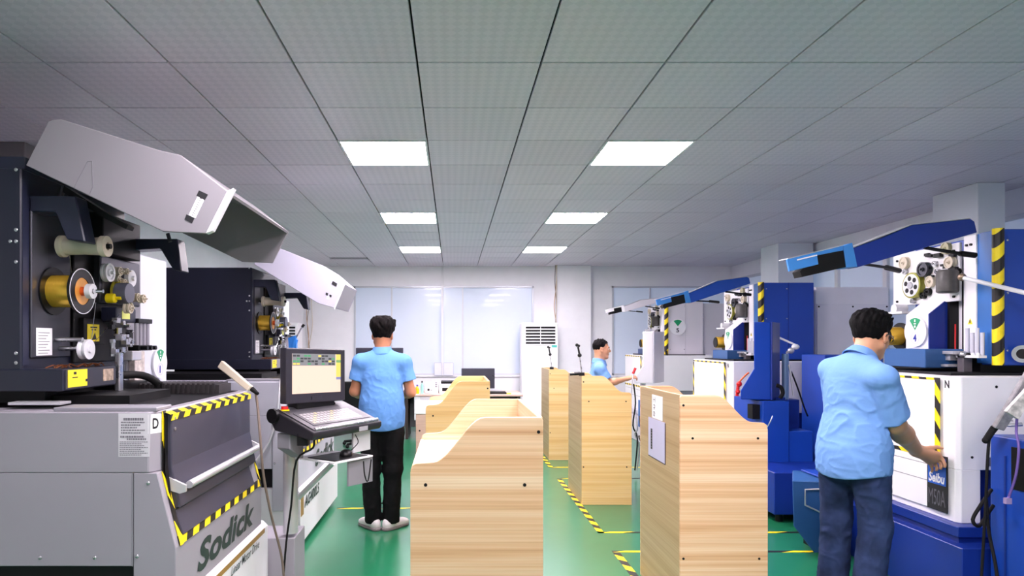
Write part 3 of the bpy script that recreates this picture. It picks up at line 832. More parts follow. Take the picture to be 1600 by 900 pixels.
B().box(-2.3,-1.84,2.78,3.6,2.243,2.30).obj('cabinet_cap', navy2, m1, bev=.004, seg=1)
# sheets on the near panel
sh = B().prism([W(px,py,2.5995) for px,py in ((185,646),(236,646),(233.5,714),(185,714))], (0,.0008,0)).obj('printed_sheet', paper_grey, m1)
b = B(); rows = [(193,224,653,657,1)] + [(189,226-6*(k % 3),659+4.1*k,661+4.1*k,0) for k in range(5)] + [(188,225,681,684,1),(198,229,685,687.5,1)] + [(187,231-5*((k*2) % 3),690+2.9*k,691.2+2.9*k,0) for k in range(8)]
for (x0,x1,ya,yb_,bold) in rows:
    x = x0
    while x < x1:
        w_ = 1.6 + (x*7.3+ya) % 2.2
        p = W(x,yb_,2.5990); q = W(min(x1,x+w_),ya,2.5990)
        b.box(p.x,q.x,2.5988,2.5994,p.z,q.z); x += w_ + .7
b.obj('printed_rows', ink_grey, m1, kind='stuff')
cw = [Vector((-1.226,2.5985,1.207)),Vector((-1.191,2.6485,1.207)),Vector((-1.191,2.6485,1.135)),Vector((-1.226,2.5985,1.135))]
B().prism([Vector((-1.2255,2.5995,1.209)),Vector((-1.1895,2.6505,1.209)),Vector((-1.1895,2.6505,1.132)),Vector((-1.2255,2.5995,1.132))],(.0008,-.0006,0)).obj('letter_plate', bright_white, m1)
uu_ = Vector((.036,.051,0)).normalized()
text('D','lettering',ink,m1,Vector((-1.2255,2.5995,1.15))+uu_*.018+Vector((.001,-.0008,0)),uu_,(0,0,1),.026,.044,.0006,.03)

# machine 2
m2 = thing('wire_cutting_machine', 'second grey and navy wire cutting machine, behind the tilted control monitor', 'machine', (-2.0, 5.4, 0), 0, 'grey and navy wire cutting machines')
tank(m2, 4.6, 6.05, None, 20, True, M('pale_violet_grey_paint',(190,189,200),.42,var=.03,vscale=2))
s2 = .88
tf2 = Matrix.Translation((-1.65, 5.3, 1.46)) @ Matrix.Scale(s2, 4) @ Matrix.Translation((1.836, -2.75, -1.5))
head(m2, tf2, False)
YH = 5.15
h2 = [W(px,py,YH) for px,py in ((403,384),(412,379),(425,383),(505,415),(537,443),(522,481),(497,474),(397,413))]
hood(m2, h2, .72, M('lilac_white_paint',(176,174,190),.42,var=.03,vscale=2), None, 5)
a, c = W(537,443,YH), W(522,481,YH); d = Vector((0,.72,0))
B().prism([a, c, c+Vector((.004,0,-.012)), a+Vector((.012,0,.0))], (0,.02,0)).obj('hood_flange', white_metal, m2)
B().prism([a+Vector((-.012,.02,-.01)), c+Vector((-.008,.02,.006)), c+Vector((-.002,.02,.004)), a+Vector((-.004,.02,-.01))], (0,.68,0)).obj('hood_end', grey_paint, m2)
for pts in (((520,439),(527,443),(525.5,448),(518,444)),): decal(pts, YH-.001, ink, 'black_sticker', m2)
for pts in (((509.5,457),(513,458.5),(512,462),(508.5,460.5)),((515,460),(518.5,461.5),(517.5,465),(514.5,463.5))): decal(pts, YH-.001, ink, 'black_sticker', m2)
decal(((511,462),(515,463),(514,468),(510,467)), YH-.001, paper, 'white_sticker', m2)
B().box(-2.3,-1.80,6.05,6.6,.0,2.0).obj('rear_column', grey_paint, m2, bev=.006, seg=1)

# hand held pendants and blue flushing gun
def stick(name, label, p0, p1, w, cable, m, cat='remote control', cabm=None):
    p0 = Vector(p0); p1 = Vector(p1); t = thing(name, label, cat, p1)
    ax = (p1-p0).normalized(); sd = ax.cross(Vector((0,-1,0))).normalized(); nn = sd.cross(ax).normalized()
    q = [p0+sd*w, p1+sd*w*.75, p1-sd*w*.75, p0-sd*w]
    B().prism(q, nn*.028).obj('body', m, t, bev=.004, seg=1)
    b = B()
    for k in range(7):
        c = p0 + (p1-p0)*(.15+.11*k); b.box(c.x-.008,c.x+.008,c.y-.005,c.y+.002,c.z-.006,c.z+.006)
    b.obj('button', ink_grey, t)
    B().cyl(p1, p1+ax*.05, .014, .009, n=10).obj('strain_relief', rubber, t, smooth=40)
    B().tube([p1+ax*.03]+[Vector(c) for c in cable], .007, 8).obj('cable', cabm or brown_cable, t, smooth=60)
    return t
stick('pendant_controller', 'scuffed white hand controller lying on the tank edge, cable hanging down', W(348,570,3.55), W(394,608,3.42), .022,
      [W(403,640,3.40), W(407,690,3.36), W(412,745,3.38), W(425,810,3.45), W(440,870,3.52), W(445,925,3.55)], cream)
g = thing('flushing_gun', 'blue flushing gun hanging beside the second spool', 'spray gun', W(455,575,4.75))
B().tube([W(443,580,4.75), W(450,560,4.75), W(457,545,4.75), W(461,530,4.75)], .024, 10).prism([W(px,py,4.73) for px,py in ((450,528),(462,524),(463,545),(452,556))], (0,.04,0)).obj('grip', blue_plastic, g, smooth=40)
B().cyl(W(458,535,4.75), W(472,511,4.75), .006, n=8).obj('lance', steel, g, smooth=40)
B().cyl(W(472,511,4.75), W(475,507,4.75), .010, n=8).obj('tip', black, g, smooth=40)
B().tube([W(443,582,4.75), W(440,589,4.62), W(437,606,4.54), W(432,650,4.52), W(420,690,4.52), W(400,720,4.5), W(392,728,4.5)], .008, 8).obj('hose', M('clear_hose',(200,200,204),.3), g, smooth=60)

# ------------------------------------------------------------------ control console of the first machine
cc = thing('control_console', 'grey control console with tilted monitor and sloping keyboard panel on a round post', 'control console', (-.96, 3.75, 0))
O = Vector((-.755, 3.5, 0)); U = Vector((.523,.852,0)).normalized(); Nn = Vector((.852,-.523,0)).normalized(); Zv = Vector((0,0,1))
def K(a, b, z): return O + U*a - Nn*b + Zv*z      # a along the front edge, b towards the back
B().cyl((-.975,3.885,.36),(-.975,3.885,1.06),.044,n=28).obj('post', alu, cc, smooth=40)
B().box(-1.18,-.940,3.835,4.10,0,.34).obj('base_box', grey_paint, cc, bev=.004, seg=1)
B().prism([K(0,.015,.965),K(0,0,.985),K(0,0,1.012),K(0,.30,1.118),K(0,.335,1.115),K(0,.345,1.07),K(0,.30,1.0)], U*.6).obj('keyboard_body', M('console_black',(36,34,40),.42), cc, bev=.008)
B().prism([K(.02,.012,1.0185),K(.58,.012,1.0185),K(.58,.295,1.119),K(.02,.295,1.119)], Vector((0,0,.004))).obj('key_panel', M('console_silver',(80,78,84),.45,metal=.2), cc)
B().prism([K(.06,.055,1.0385),K(.55,.055,1.0385),K(.55,.215,1.0950),K(.06,.215,1.0950)], Vector((0,0,.003))).obj('key_field', M('key_field_grey',(66,64,70),.5,var=.2,vscale=60), cc)
def on_panel(a, b): return K(a, b, 1.012+.106*b/.30+.0062)
kb = B()
for r in range(5):
    for c in range(15):
        p = on_panel(.085+.028*c, .075+.025*r); q = on_panel(.085+.028*c+.022, .075+.025*r+.019)
        p2 = on_panel(.085+.028*c+.022, .075+.025*r); q2 = on_panel(.085+.028*c, .075+.025*r+.019)
        kb.prism([p,p2,q,q2], Vector((0,0,.004)), 0 if (r*7+c*3) % 5 else 1)
kb.obj('keys', [M('key_grey',(150,146,148),.5), M('key_beige',(170,160,120),.5)], cc, kind='stuff')
B().tube([K(.03,.02,1.022),K(.30,.018,1.022),K(.58,.02,1.022)], .012, 10, smooth=0).obj('wrist_rest', steel, cc, smooth=40)
for (a,b,m,nm,r) in ((.05,.27,red,'emergency_stop',.020),(.34,.275,red,'red_button',.008),(.38,.275,red,'red_button',.008),(.43,.275,white_plastic,'white_button',.008),(.47,.275,black,'black_button',.008)):
    p = on_panel(a,b)
    bt = B().cyl(p, p+Vector((0,0,.022 if r > .01 else .010)), r, n=16).obj(nm, m, cc, smooth=40)
    if r > .01: B().cyl(p-Vector((0,0,.002)), p+Vector((0,0,.005)), r*1.35, n=20).obj('collar', yellow, bt, smooth=40)
B().cyl(K(-.02,.30,1.085), K(.0,.30,1.085), .042, n=24).obj('hinge_cap', black, cc, smooth=40)
B().prism([K(.38,-.001,.974),K(.46,-.001,.974),K(.46,-.001,1.0),K(.38,-.001,1.0)], Nn*.002).obj('port_plate', alu, cc)
# monitor
MO = Vector((-.942,3.65,0))
def Q(a, z, d=0): return MO + U*a + Zv*z + Nn*d
B().prism([Q(0,1.15),Q(.50,1.135),Q(.50,1.455),Q(0,1.47)], -Nn*.05).obj('monitor_case', M('monitor_dark',(44,42,52),.4), cc, bev=.006)
sc_ = B().prism([Q(.045,1.205,.001),Q(.455,1.193,.001),Q(.455,1.425,.001),Q(.045,1.437,.001)], Nn*.001).obj('screen', M('screen_glow',(60,45,40),.3,emit=((255,216,196),1.0)), cc)
scr = B(); mm_ = [M('ui_grey',(60,60,60),.5,emit=((140,140,146),.8)),M('ui_dark',(30,30,30),.5,emit=((60,62,66),.8)),M('ui_green',(20,60,30),.5,emit=((90,170,120),.8)),M('ui_yellow',(80,70,20),.5,emit=((250,220,110),.9)),M('ui_blue',(30,30,60),.5,emit=((150,150,200),.8))]
def ui(a0,a1,t0,t1,mi):
    f = lambda a,t: Q(.045+.41*a, 1.205+(1.437-1.205)*t-.012*a, .0024)
    scr.prism([f(a0,t0),f(a1,t0),f(a1,t1),f(a0,t1)], Nn*.0006, mi)
ui(0,.88,.70,1.0,0)
rnd = random.Random(5)
for r in range(4):
    for c in range(12):
        if rnd.random() < .75: 
            a = .01+c*.072; ui2 = rnd.choice([1,1,1,2,0,3])
            f0 = .72+r*.068
            fz = lambda a_,t_: Q(.045+.41*a_, 1.205+.232*t_-.012*a_, .0032)
            scr.prism([fz(a,f0),fz(a+.06,f0),fz(a+.06,f0+.045),fz(a,f0+.045)], Nn*.0005, ui2)
ui(.90,1.0,.40,1.0,3); ui(.90,1.0,.78,.85,2); ui(.90,1.0,.33,.40,4)
scr.obj('screen_window', mm_, cc, kind='stuff')
B().prism([Q(.20,1.162,.001),Q(.29,1.159,.001),Q(.29,1.178,.001),Q(.20,1.181,.001)], Nn*.003).obj('name_plate', steel_plate, cc)
B().prism([K(.14,.26,1.10),K(.46,.26,1.10),K(.46,.34,1.10),K(.14,.34,1.10)], (0,0,.055)).obj('monitor_foot', black, cc, bev=.004, seg=1)
# brackets and side tray under the panel
B().prism([K(.02,.20,.90),K(.13,.20,.83),K(.13,.20,.985),K(.02,.20,.985)], -Nn*.10).obj('under_bracket', grey2, cc, bev=.004, seg=1)
B().prism([K(.11,-.05,.828),K(.41,-.08,.828),K(.42,.22,.828),K(.12,.26,.828)], (0,0,.008)).obj('side_tray', white_metal, cc)
B().prism([K(.40,.06,.838),K(.56,.06,.838),K(.56,.06,.96),K(.40,.06,.96)], -Nn*.012).obj('tray_panel', M('smoked_white_panel',(206,206,208),.3), cc)
B().prism([K(.24,-.04,.68),K(.42,-.07,.68),K(.42,-.07,.826),K(.24,-.04,.826)], -Nn*.012).obj('tray_panel', grey2, cc)
B().cyl(W(520,724,3.88), W(466,778,3.90), .016, n=10).obj('brace', alu, cc, smooth=40)
pad = B().prism([K(.13,-.035,.837),K(.385,-.065,.837),K(.39,.15,.837),K(.14,.18,.837)], (0,0,.004)).obj('mouse_pad', black, bev=.001, seg=1)
tag(pad, 'black mouse pad on the tray under the control console', 'mouse pad')
ms = thing('computer_mouse', 'black computer mouse on the pad under the control console', 'mouse', K(.30,.03,.842))
b = B(); b.ball(K(.30,.03,.846),.05,20,sz=(.75,1.05,.66)); b.v = [(x,y,max(z,.8415)) for x,y,z in b.v]
b.obj('shell', black, ms, smooth=60)
B().tube([K(.335,.03,.860),K(.365,.03,.875),K(.385,.01,.91),K(.37,.02,.955)], .003, 6).obj('cable', black, ms, smooth=60)
cbl = B().tube([K(.06,.06,.99),K(.05,.05,.92),W(463,720,3.62),W(455,790,3.66),W(447,850,3.70),W(441,930,3.72)], .006, 8).tube([K(.30,-.10,.82),K(.31,-.10,.74),K(.34,-.10,.70),K(.37,-.10,.82)], .004, 6)
cbl.obj('console_cable', rubber, cc, smooth=60)
B().box(-.86,-.80,3.56,3.62,.93,1.0).obj('plug', dark, cc, bev=.003, seg=1)
# ------------------------------------------------------------------ right row: wire cutting machines with raised splash arms
def seibu(name_label, dy, dzh, P, flags):
    """dy = distance behind the first machine, dzh = height shift of the head, P = palette"""
    t = thing('wire_cutting_machine', name_label, 'machine', (3.3, 4.2+dy, 0), 0, 'machines with splash arms along the window wall')
    T1 = Matrix.Translation((0,dy,dzh)); T0 = Matrix.Translation((0,dy,0))
    def H(): return HB(T1)
    def L(): return HB(T0)
    col, col2, lite, low = P[:4]
    # head column with hazard pole
    H().box(3.31, 3.87, 3.92, 4.07, 1.36, 2.187).obj('column', col, t, bev=.005, seg=1)
    H().box(3.42, 3.87, 4.07, 4.79, 1.36, 2.187).obj('rear_column', col, t, bev=.005, seg=1)
    H().box(3.295, 3.31, 3.93, 4.07, 1.37, 2.18).obj('column_side', lite, t)
    H().box(3.595, 3.599, 3.917, 3.921, 1.36, 2.187).obj('panel_seam', col2, t)
    b = H()
    for z in (1.45, 1.80, 2.12):
        b.ball((3.36,3.919,z),.007,8,sz=(1,.4,1))
        b.ball((3.58,3.919,z),.007,8,sz=(1,.4,1))
    b.obj('cabinet_screw', steel, t, smooth=60, kind='stuff')
    hz = H(); n = 16; hb = .082; z0, z1 = 1.362, 2.19
    cx, cy, r = 3.303, 3.922, .030
    k = -2
    while z0 + k*hb < z1:
        for i in range(n):
            a0 = 2*math.pi*i/n; a1 = 2*math.pi*(i+1)/n
            def pt(a, kk):
                s = (1-math.cos(a))/2 if False else math.cos(a)
                z = z0 + kk*hb + .030*s
                return Vector((cx+r*math.cos(a), cy+r*math.sin(a), min(max(z,z0),z1)))
            q = [pt(a0,k), pt(a1,k), pt(a1,k+1), pt(a0,k+1)]
            if max(p.z for p in q) - min(p.z for p in q) > 1e-4:
                hz.add(q, [(0,1,2,3)], (k+2) % 2)
        k += 1
    po = hz.obj('hazard_pole', [yellow, tape_black], t, smooth=40)
    H().cyl((cx,cy,z0+.001),(cx,cy,z1-.001),r-.002,n=16).obj('pole_core', yellow, po)
    # white mounting plates
    H().box(3.285, 3.305, 4.20, 4.83, 1.77, 2.15).obj('pulley_plate', white_metal, t, bev=.004, seg=1)
    H().box(3.36, 3.40, 4.06, 4.60, 1.40, 2.10).obj('back_plate', white_metal, t)
    H().box(3.285, 3.31, 4.065, 4.165, 1.42, 2.18).obj('slide_cover', white_metal, t, bev=.003, seg=1)
    b = H()
    for y in (4.175, 4.195, 4.215): b.cyl((3.32,y,1.42),(3.32,y,1.95),.004,n=8)
    b.obj('guide_rods', dark, t, smooth=40, kind='stuff')
    H().cyl((3.31,4.265,1.43),(3.31,4.265,1.62),.004,n=8).obj('red_rod', red, t, smooth=40)
    H().box(3.30,3.36,4.30,4.38,1.40,2.05).obj('dark_channel', dark, t)
    b = H()
    for (y,z) in ((4.78,2.10),(4.78,1.80),(4.24,1.80),(4.24,2.10),(4.10,2.12),(4.135,2.12)): b.cyl((3.275,y,z),(3.286,y,z),.008,n=10)
    b.obj('plate_bolt', dark, t, kind='stuff')
    def disc(px, py, rpx, xf, th, m, name, prof=None, n=24):
        c = WX(px, py, xf); r_ = rpx*c.y/FPX
        pf = [(rr*r_, tt) for rr, tt in (prof or [(0,0),(1,0),(1,.9),(.93,1),(.35,1),(.33,.8),(0,.8)])]
        return H().lathe(pf, (xf+th, c.y, c.z), (xf, c.y, c.z), n).obj(name, m, t, smooth=35)
    gr = [(0,0),(1,0),(1,.3),(.85,.5),(1,.7),(1,1),(.80,1),(.78,.85),(.30,.85),(.28,1.1),(.14,1.1),(.12,1.4),(0,1.4)]
    wh = disc(1423,446,20,3.245,.045,M('wheel_rim_olive',(150,150,60),.4,metal=.3),'drive_wheel',[(0,0),(1,0),(1,.95),(.90,1),(.84,1.0),(.82,.6),(0,.6)],36)
    c = WX(1423,446,3.245)
    H().cyl((3.244,c.y,c.z),(3.270,c.y,c.z),.080,n=32).obj('wheel_face', white_plastic, wh, smooth=40)
    for k in range(6):
        a = k*math.pi/3+.3
        d = Vector((0,math.cos(a),math.sin(a)))
        H().cyl(Vector((3.2425,c.y,c.z))+d*.050, Vector((3.246,c.y,c.z))+d*.050, .017, n=14).obj('wheel_hole', dark, wh)
    H().cyl((3.235,c.y,c.z),(3.26,c.y,c.z),.024,n=20).obj('wheel_hub', steel, wh, smooth=40)
    disc(1410,411,9.5,3.255,.03,cream,'guide_pulley',gr); disc(1440,421,11.5,3.245,.04,steel_plate,'tension_pulley',gr)
    disc(1451,440,9,3.26,.025,cream,'guide_pulley',gr); disc(1481,410,9.5,3.25,.03,cream,'guide_pulley',gr); disc(1475,388,9,3.26,.03,M('aged_cream',(190,182,150),.5),'guide_pulley',gr)
    for (px,py,r_) in ((1424,470,4),(1440,462,5),(1447,456,6),(1458,412,4),(1462,424,4),(1434,455,4),(1492,424,5),(1412,425,4)): disc(px,py,r_,3.26,.03,dark if r_ > 4 else steel,'guide_bearing',gr,12)
    c = WX(1478,440,3.22)
    H().lathe([(0,0),(.050,0),(.062,.06),(.062,.9),(.052,1),(.0,1)],(3.23,c.y,c.z-.075),(3.23,c.y,c.z+.075),24).obj('wire_drum', M('graphite_drum',(66,64,62),.45,var=.2,vscale=30), t, smooth=40)
    b = H(); rnd = random.Random(4)
    for k in range(16):
        px = 1440+rnd.random()*55; py = 395+rnd.random()*45; q = WX(px,py,3.27); s = .006+.008*rnd.random()
        b.box(q.x-s,q.x+s,q.y-s*2,q.y+s*2,q.z-s,q.z+s)
    b.obj('small_fittings', dark, t, kind='stuff')
    # box with the number disc
    pr = [(3.30,1.456),(3.18,1.456),(3.18,1.69),(3.285,1.775),(3.30,1.775)]
    H().prism([Vector((x,4.32,z)) for x,z in pr], (0,.01,0)).obj('disc_box_side', col2, t)
    H().prism([Vector((x,4.33,z)) for x,z in pr], (0,.216,0)).obj('disc_box', white_metal, t, bev=.003, seg=1)
    if flags.get('disc') is not None:
        number_disc(t, H, flags['disc'], (3.18, 4.435, 1.575), .105, -1)
    # brass spool beside it
    y, z = 4.66, 1.545
    sp = H().ring((3.215,y,z),(3.227,y,z),.03,.096,32).obj('spool', black, t, smooth=40)
    H().cyl((3.118,y,z),(3.28,y,z),.066,n=32).obj('wire_winding', gold_wire, sp, smooth=40)
    H().ring((3.28,y,z),(3.292,y,z),.02,.094,32).obj('spool_flange', black, sp, smooth=40)
    H().cyl((3.110,y,z),(3.118,y,z),.060,n=28).obj('spool_cap', dark, sp, smooth=40)
    H().cyl((3.20,4.70,1.745),(3.285,4.70,1.745),.032,n=16).box(3.19,3.285,4.60,4.82,1.705,1.722).obj('wire_tray', white_plastic, t, smooth=40, kind='stuff')
    # lower arm box and dark underside
    H().box(3.05, 3.30, 4.18, 4.58, 1.335, 1.457).obj('lower_arm_box', P[4], t, bev=.004, seg=1)
    H().box(3.30, 3.60, 4.05, 4.9, 1.31, 1.45).obj('lower_arm', dark, t)
    H().box(3.20, 3.26, 4.06, 4.11, 1.24, 1.44).obj('nozzle_post', M('post_grey',(110,104,110),.4,metal=.4), t, bev=.004, seg=1)
    H().ball((3.20,4.06,1.425),.022,12).obj('clamp_ball', steel, t, smooth=60)
    b = H().box(3.16,3.29,4.09,4.27,1.425,1.445).box(3.18,3.25,4.14,4.22,1.385,1.425).box(3.15,3.24,4.12,4.26,1.345,1.36)
    b.obj('wire_guide', alu, t, kind='stuff')
    # syringe shaped flow tubes
    ft = H().box(3.20,3.25,3.94,4.12,1.405,1.42).obj('tube_rack', white_plastic, t)
    for k in range(4):
        yk = 3.955+.038*k
        H().cyl((3.235,yk,1.42),(3.235,yk,1.56+.03*(k % 2)),.011,n=12).obj('flow_tube', M('clear_tube2',(226,226,236),.15,trans=.3), ft, smooth=40)
        H().ball((3.21,yk,1.425),.012,8).obj('tube_knob', dark if k > 1 else white_plastic, ft, smooth=60)
    wt = H().prism([Vector((3.2845,4.09,1.615)),Vector((3.2845,4.13,1.615)),Vector((3.2845,4.11,1.655))],(-.001,0,0)).obj('warning_triangle', yellow_lab, t)
    H().cyl((3.283,4.11,1.622),(3.283,4.11,1.642),.003,n=6).obj('triangle_mark', ink, wt)
    # raised splash arm
    YS = 3.965
    hg = W(1522,350,YS)
    TA = T1 @ Matrix.Translation(hg) @ Matrix.Rotation(flags.get('armrot',0.), 4, 'Y') @ Matrix.Scale(flags.get('armscale',1.), 4) @ Matrix.Translation(-hg)
    def H(): return HB(TA)
    if flags.get('arm', True):
        pts = [(1338,389),(1426,351),(1520,342),(1527,364),(1337,418)]
        arm_pts = [(1332,388),(1378,372),(1426,351.5),(1517,342),(1523,346),(1527,363),(1420,394),(1339,418)]
        H().prism([W(px,py,YS) for px,py in arm_pts], (0,.10,0)).obj('splash_arm', flags.get('armcol', blue_dk), t, bev=.003, seg=1)
        H().prism([W(px,py,YS-.004) for px,py in ((1318,384),(1332,379),(1340,417),(1323,418))], (0,.112,0)).obj('arm_band', flags.get('band', blue_lt), t, bev=.002, seg=1)
        H().prism([W(px,py,YS+.004) for px,py in ((1276,397),(1317,384),(1323,417),(1253,433),(1250,424))], (0,.09,0)).obj('arm_window', dark, t)
        H().prism([W(px,py,YS-.002) for px,py in ((1230,405),(1318,384),(1318,391),(1277,399),(1279,413),(1234,424))], (0,.02,0)).obj('arm_tip', flags.get('band', blue_lt), t, bev=.002, seg=1)
        for (xa,ya,xb,yb2) in ((1231,404.5,1318,383.5),(1332,387.5,1426,351),(1426,351,1517,341.5)):
            H().prism([W(px,py,YS-.004) for px,py in ((xa,ya),(xb,yb2),(xb,yb2-1.2),(xa,ya-1.2))], (0,.108,0)).obj('arm_highlight', alu, t)  # thin pale strip drawn along the top edge as its highlight
        H().prism([W(px,py,YS-.008) for px,py in ((1246,405),(1277,397.5),(1277,399.5),(1246,407))], (0,.01,0)).obj('arm_handle', white_plastic, t)
        H().cyl(W(1345,412,4.0), W(1392,419,4.15), .009, n=10).cyl(W(1385,418,4.15), W(1405,423,4.25), .017, n=10).obj('gas_strut', dark, t, smooth=40)
        H().cyl(W(1445,387,4.0), W(1505,397,4.0), .011, n=10).cyl(W(1500,396,4.0), W(1524,399,4.0), .018, n=10).obj('gas_strut', dark, t, smooth=40)
    def H(): return HB(T1)
    # tank
    X = 2.90
    z0, z1 = .46, 1.30
    pl = [(X+.02,3.716),(3.93,3.716),(3.93,4.78),(X,4.78),(X,3.74)]
    L().prism([Vector((x,y,.765)) for x,y in pl], (0,0,z1-.765)).obj('tank_body', flags.get('tank', bright_white), t, bev=.004, seg=1)
    pl2 = [(X+.02,3.716),(3.03,3.716),(3.03,4.78),(X,4.78),(X,3.74)]
    L().prism([Vector((x,y,z0)) for x,y in pl2], (0,0,.765-z0)).obj('tank_front', flags.get('tank', bright_white), t, bev=.003, seg=1)
    L().box(3.03, 3.93, 3.80, 4.78, z0, .765).obj('tank_recess', col2, t)
    L().box(X-.012, X, 3.85, 4.76, .50, 1.285).obj('tank_door', flags.get('tank', bright_white), t, bev=.003, seg=1)
    b = L()
    for z in (.66, .76): b.box(X-.0135, X-.0115, 3.90, 4.72, z, z+.004)
    b.obj('door_seam', grey_paint, t, kind='stuff')
    tp = [yellow, tape_black]
    L().hazard((X-.013,3.835,.83),(X-.013,3.835,1.29),(0,.042,0),6,(-.002,0,0),.7).obj('hazard_tape', tp, t)
    L().hazard((X-.013,3.88,1.275),(X-.013,4.76,1.275),(0,0,.014),14,(-.002,0,0),.1).obj('hazard_tape', tp, t)
    L().hazard((X-.013,3.835,.805),(X-.013,4.76,.805),(0,0,.024),14,(-.002,0,0),.4).obj('hazard_tape', tp, t)
    if flags.get('far_tape'): L().hazard((X-.013,4.73,.50),(X-.013,4.73,1.27),(0,.03,0),10,(-.002,0,0),.7).obj('hazard_tape', tp, t)
    text('N', 'lettering', ink, t, T0 @ Vector((X-.001,3.815,1.232)), (0,-1,0), (0,0,1), .036, .046, .001, .03)
    if flags.get('sign'):
        a0 = WX(1450,705,X-.013); a1 = WX(1481,705,X-.013)
        sg = L().box(X-.018, X-.012, a1.y, a0.y, .50, .83).obj('name_plate', ink, t)
        L().box(X-.0195, X-.0175, a1.y+.008, a0.y-.008, .655, .815).obj('plate_field', M('plate_blue',(24,88,190),.35), sg)
        w_ = a0.y-a1.y
        text('Seibu', 'lettering', paper, sg, (X-.0195, a0.y-.015, .665), (0,-1,0), (0,0,1), w_-.03, .060, .0008, .03, .2)
        text('M50A', 'lettering', M('grey_letter',(92,90,98),.4), sg, (X-.018, a0.y-.012, .53), (0,-1,0), (0,0,1), w_-.024, .095, .0008, .0, 0)
        L().box(3.075, 3.15, 3.712, 3.718, .79, .84).obj('small_plate', M('plate_slate',(104,108,128),.4), t)
        b = L()
        for (x,z) in ((3.12,1.245),(2.98,.84)): b.ball((x,3.715,z),.008,10,sz=(1,.5,1))
        b.obj('panel_screw', dark, t, kind='stuff')
    # things lying on the tank rim are part of the table
    L().box(3.0, 3.9, 3.9, 4.7, 1.295, 1.315).obj('work_table', dark, t)
    # base
    L().box(2.84, 3.95, 3.64, 4.86, .40, .46).obj('base_ledge', low, t, bev=.004, seg=1)
    L().box(2.80, 3.95, 3.56, 4.90, .0, .365).obj('base', low, t, bev=.004, seg=1)
    L().box(2.86, 3.95, 3.66, 4.84, .36, .405).obj('base_step', col2, t)
    # body behind the tank
    L().box(3.55, 4.03, 4.1, 5.2, .0, 1.34).obj('lower_body', col, t, bev=.005, seg=1)
    return t

PB = (blue, blue_dk, blue_lt if False else M('mid_blue_paint',(40,104,178),.35), blue_dk, steel_blue)
g3 = M('pale_machine_grey',(214,210,218),.42,var=.03,vscale=2)
PG = (g3, M('mid_machine_grey',(176,174,182),.42,var=.03,vscale=2), M('pale_grey_paint',(216,214,220),.4), g3, M('slate_blue_paint',(70,90,140),.4))
r1 = seibu('nearest blue and white wire cutting machine with number 4 disc, beside the man in jeans', 0, 0, PB, dict(disc='4', sign=True))
r2 = seibu('second blue wire cutting machine, behind the tall blue control box', 3.02, -.045, PB, dict(disc='', armscale=.88, armrot=-.03, armcol=M('arm_blue',(26,70,160),.36), far_tape=True))
r3 = seibu('farthest wire cutting machine in grey with number 5 disc', 6.1, -.06, PG, dict(armscale=.72, armcol=g3, band=white_metal))
# extras of machine 3: front disc, warning plate, window
HT = Matrix.Translation((0,6.1,-.06))
d = HB(HT).cyl((3.475,3.92,1.80),(3.475,3.906,1.80),.125,n=36).obj('number_disc', white_plastic, r3, smooth=40)
pts = [Vector((3.475,3.906,1.81))] + [Vector((3.475+math.sin(a)*.11,3.906,1.80+math.cos(a)*.11)) for a in [math.radians(-36+72*k/8) for k in range(9)]]
HB(HT).prism(pts,(0,-.0015,0)).obj('green_wedge', green, d)
text('5','number',ink,d,HT @ Vector((3.45,3.905,1.715)),(1,0,0),(0,0,1),.045,.065,.001,.02)
HB(HT).box(3.31,4.2,3.93,4.3,.70,1.37).obj('side_body', g3, r3, bev=.005, seg=1)
w_ = HB(HT).box(3.50,3.58,3.925,3.931,1.18,1.29).obj('warning_plate', paper, r3)
HB(HT).prism([Vector((3.51,3.925,1.20)),Vector((3.57,3.925,1.20)),Vector((3.54,3.925,1.25))],(0,-.001,0)).obj('warning_triangle', yellow_lab, w_)
HB(HT).box(3.72,4.1,3.924,3.931,.88,1.20).obj('dark_window', dark, r3, bev=.02)
HB(HT).box(3.88,4.45,4.0,5.0,.7,2.17).obj('rear_cabinet', g3, r3, bev=.005, seg=1)
# grey power cabinet right of machine 2
pc = thing('power_cabinet', 'plain pale grey cabinet standing behind the head of the man in jeans', 'cabinet', (4.45,7.6,0))
B().box(4.06,4.88,7.25,8.2,0,2.12).obj('body', M('cabinet_grey',(244,242,247),.45,var=.02), pc, bev=.006, seg=1)
B().box(4.07,4.87,7.235,7.25,1.24,1.93).obj('door', M('cabinet_grey2',(238,236,242),.45,var=.02), pc, bev=.003, seg=1)
B().box(4.07,4.87,7.235,7.25,.1,1.21).obj('door', MATS['cabinet_grey2'], pc, bev=.003, seg=1)
b = B()
for x in (4.09,4.47,4.85): b.ball((x,7.234,1.90),.010,8,sz=(1,.4,1))
b.obj('door_screw', dark, pc, kind='stuff')

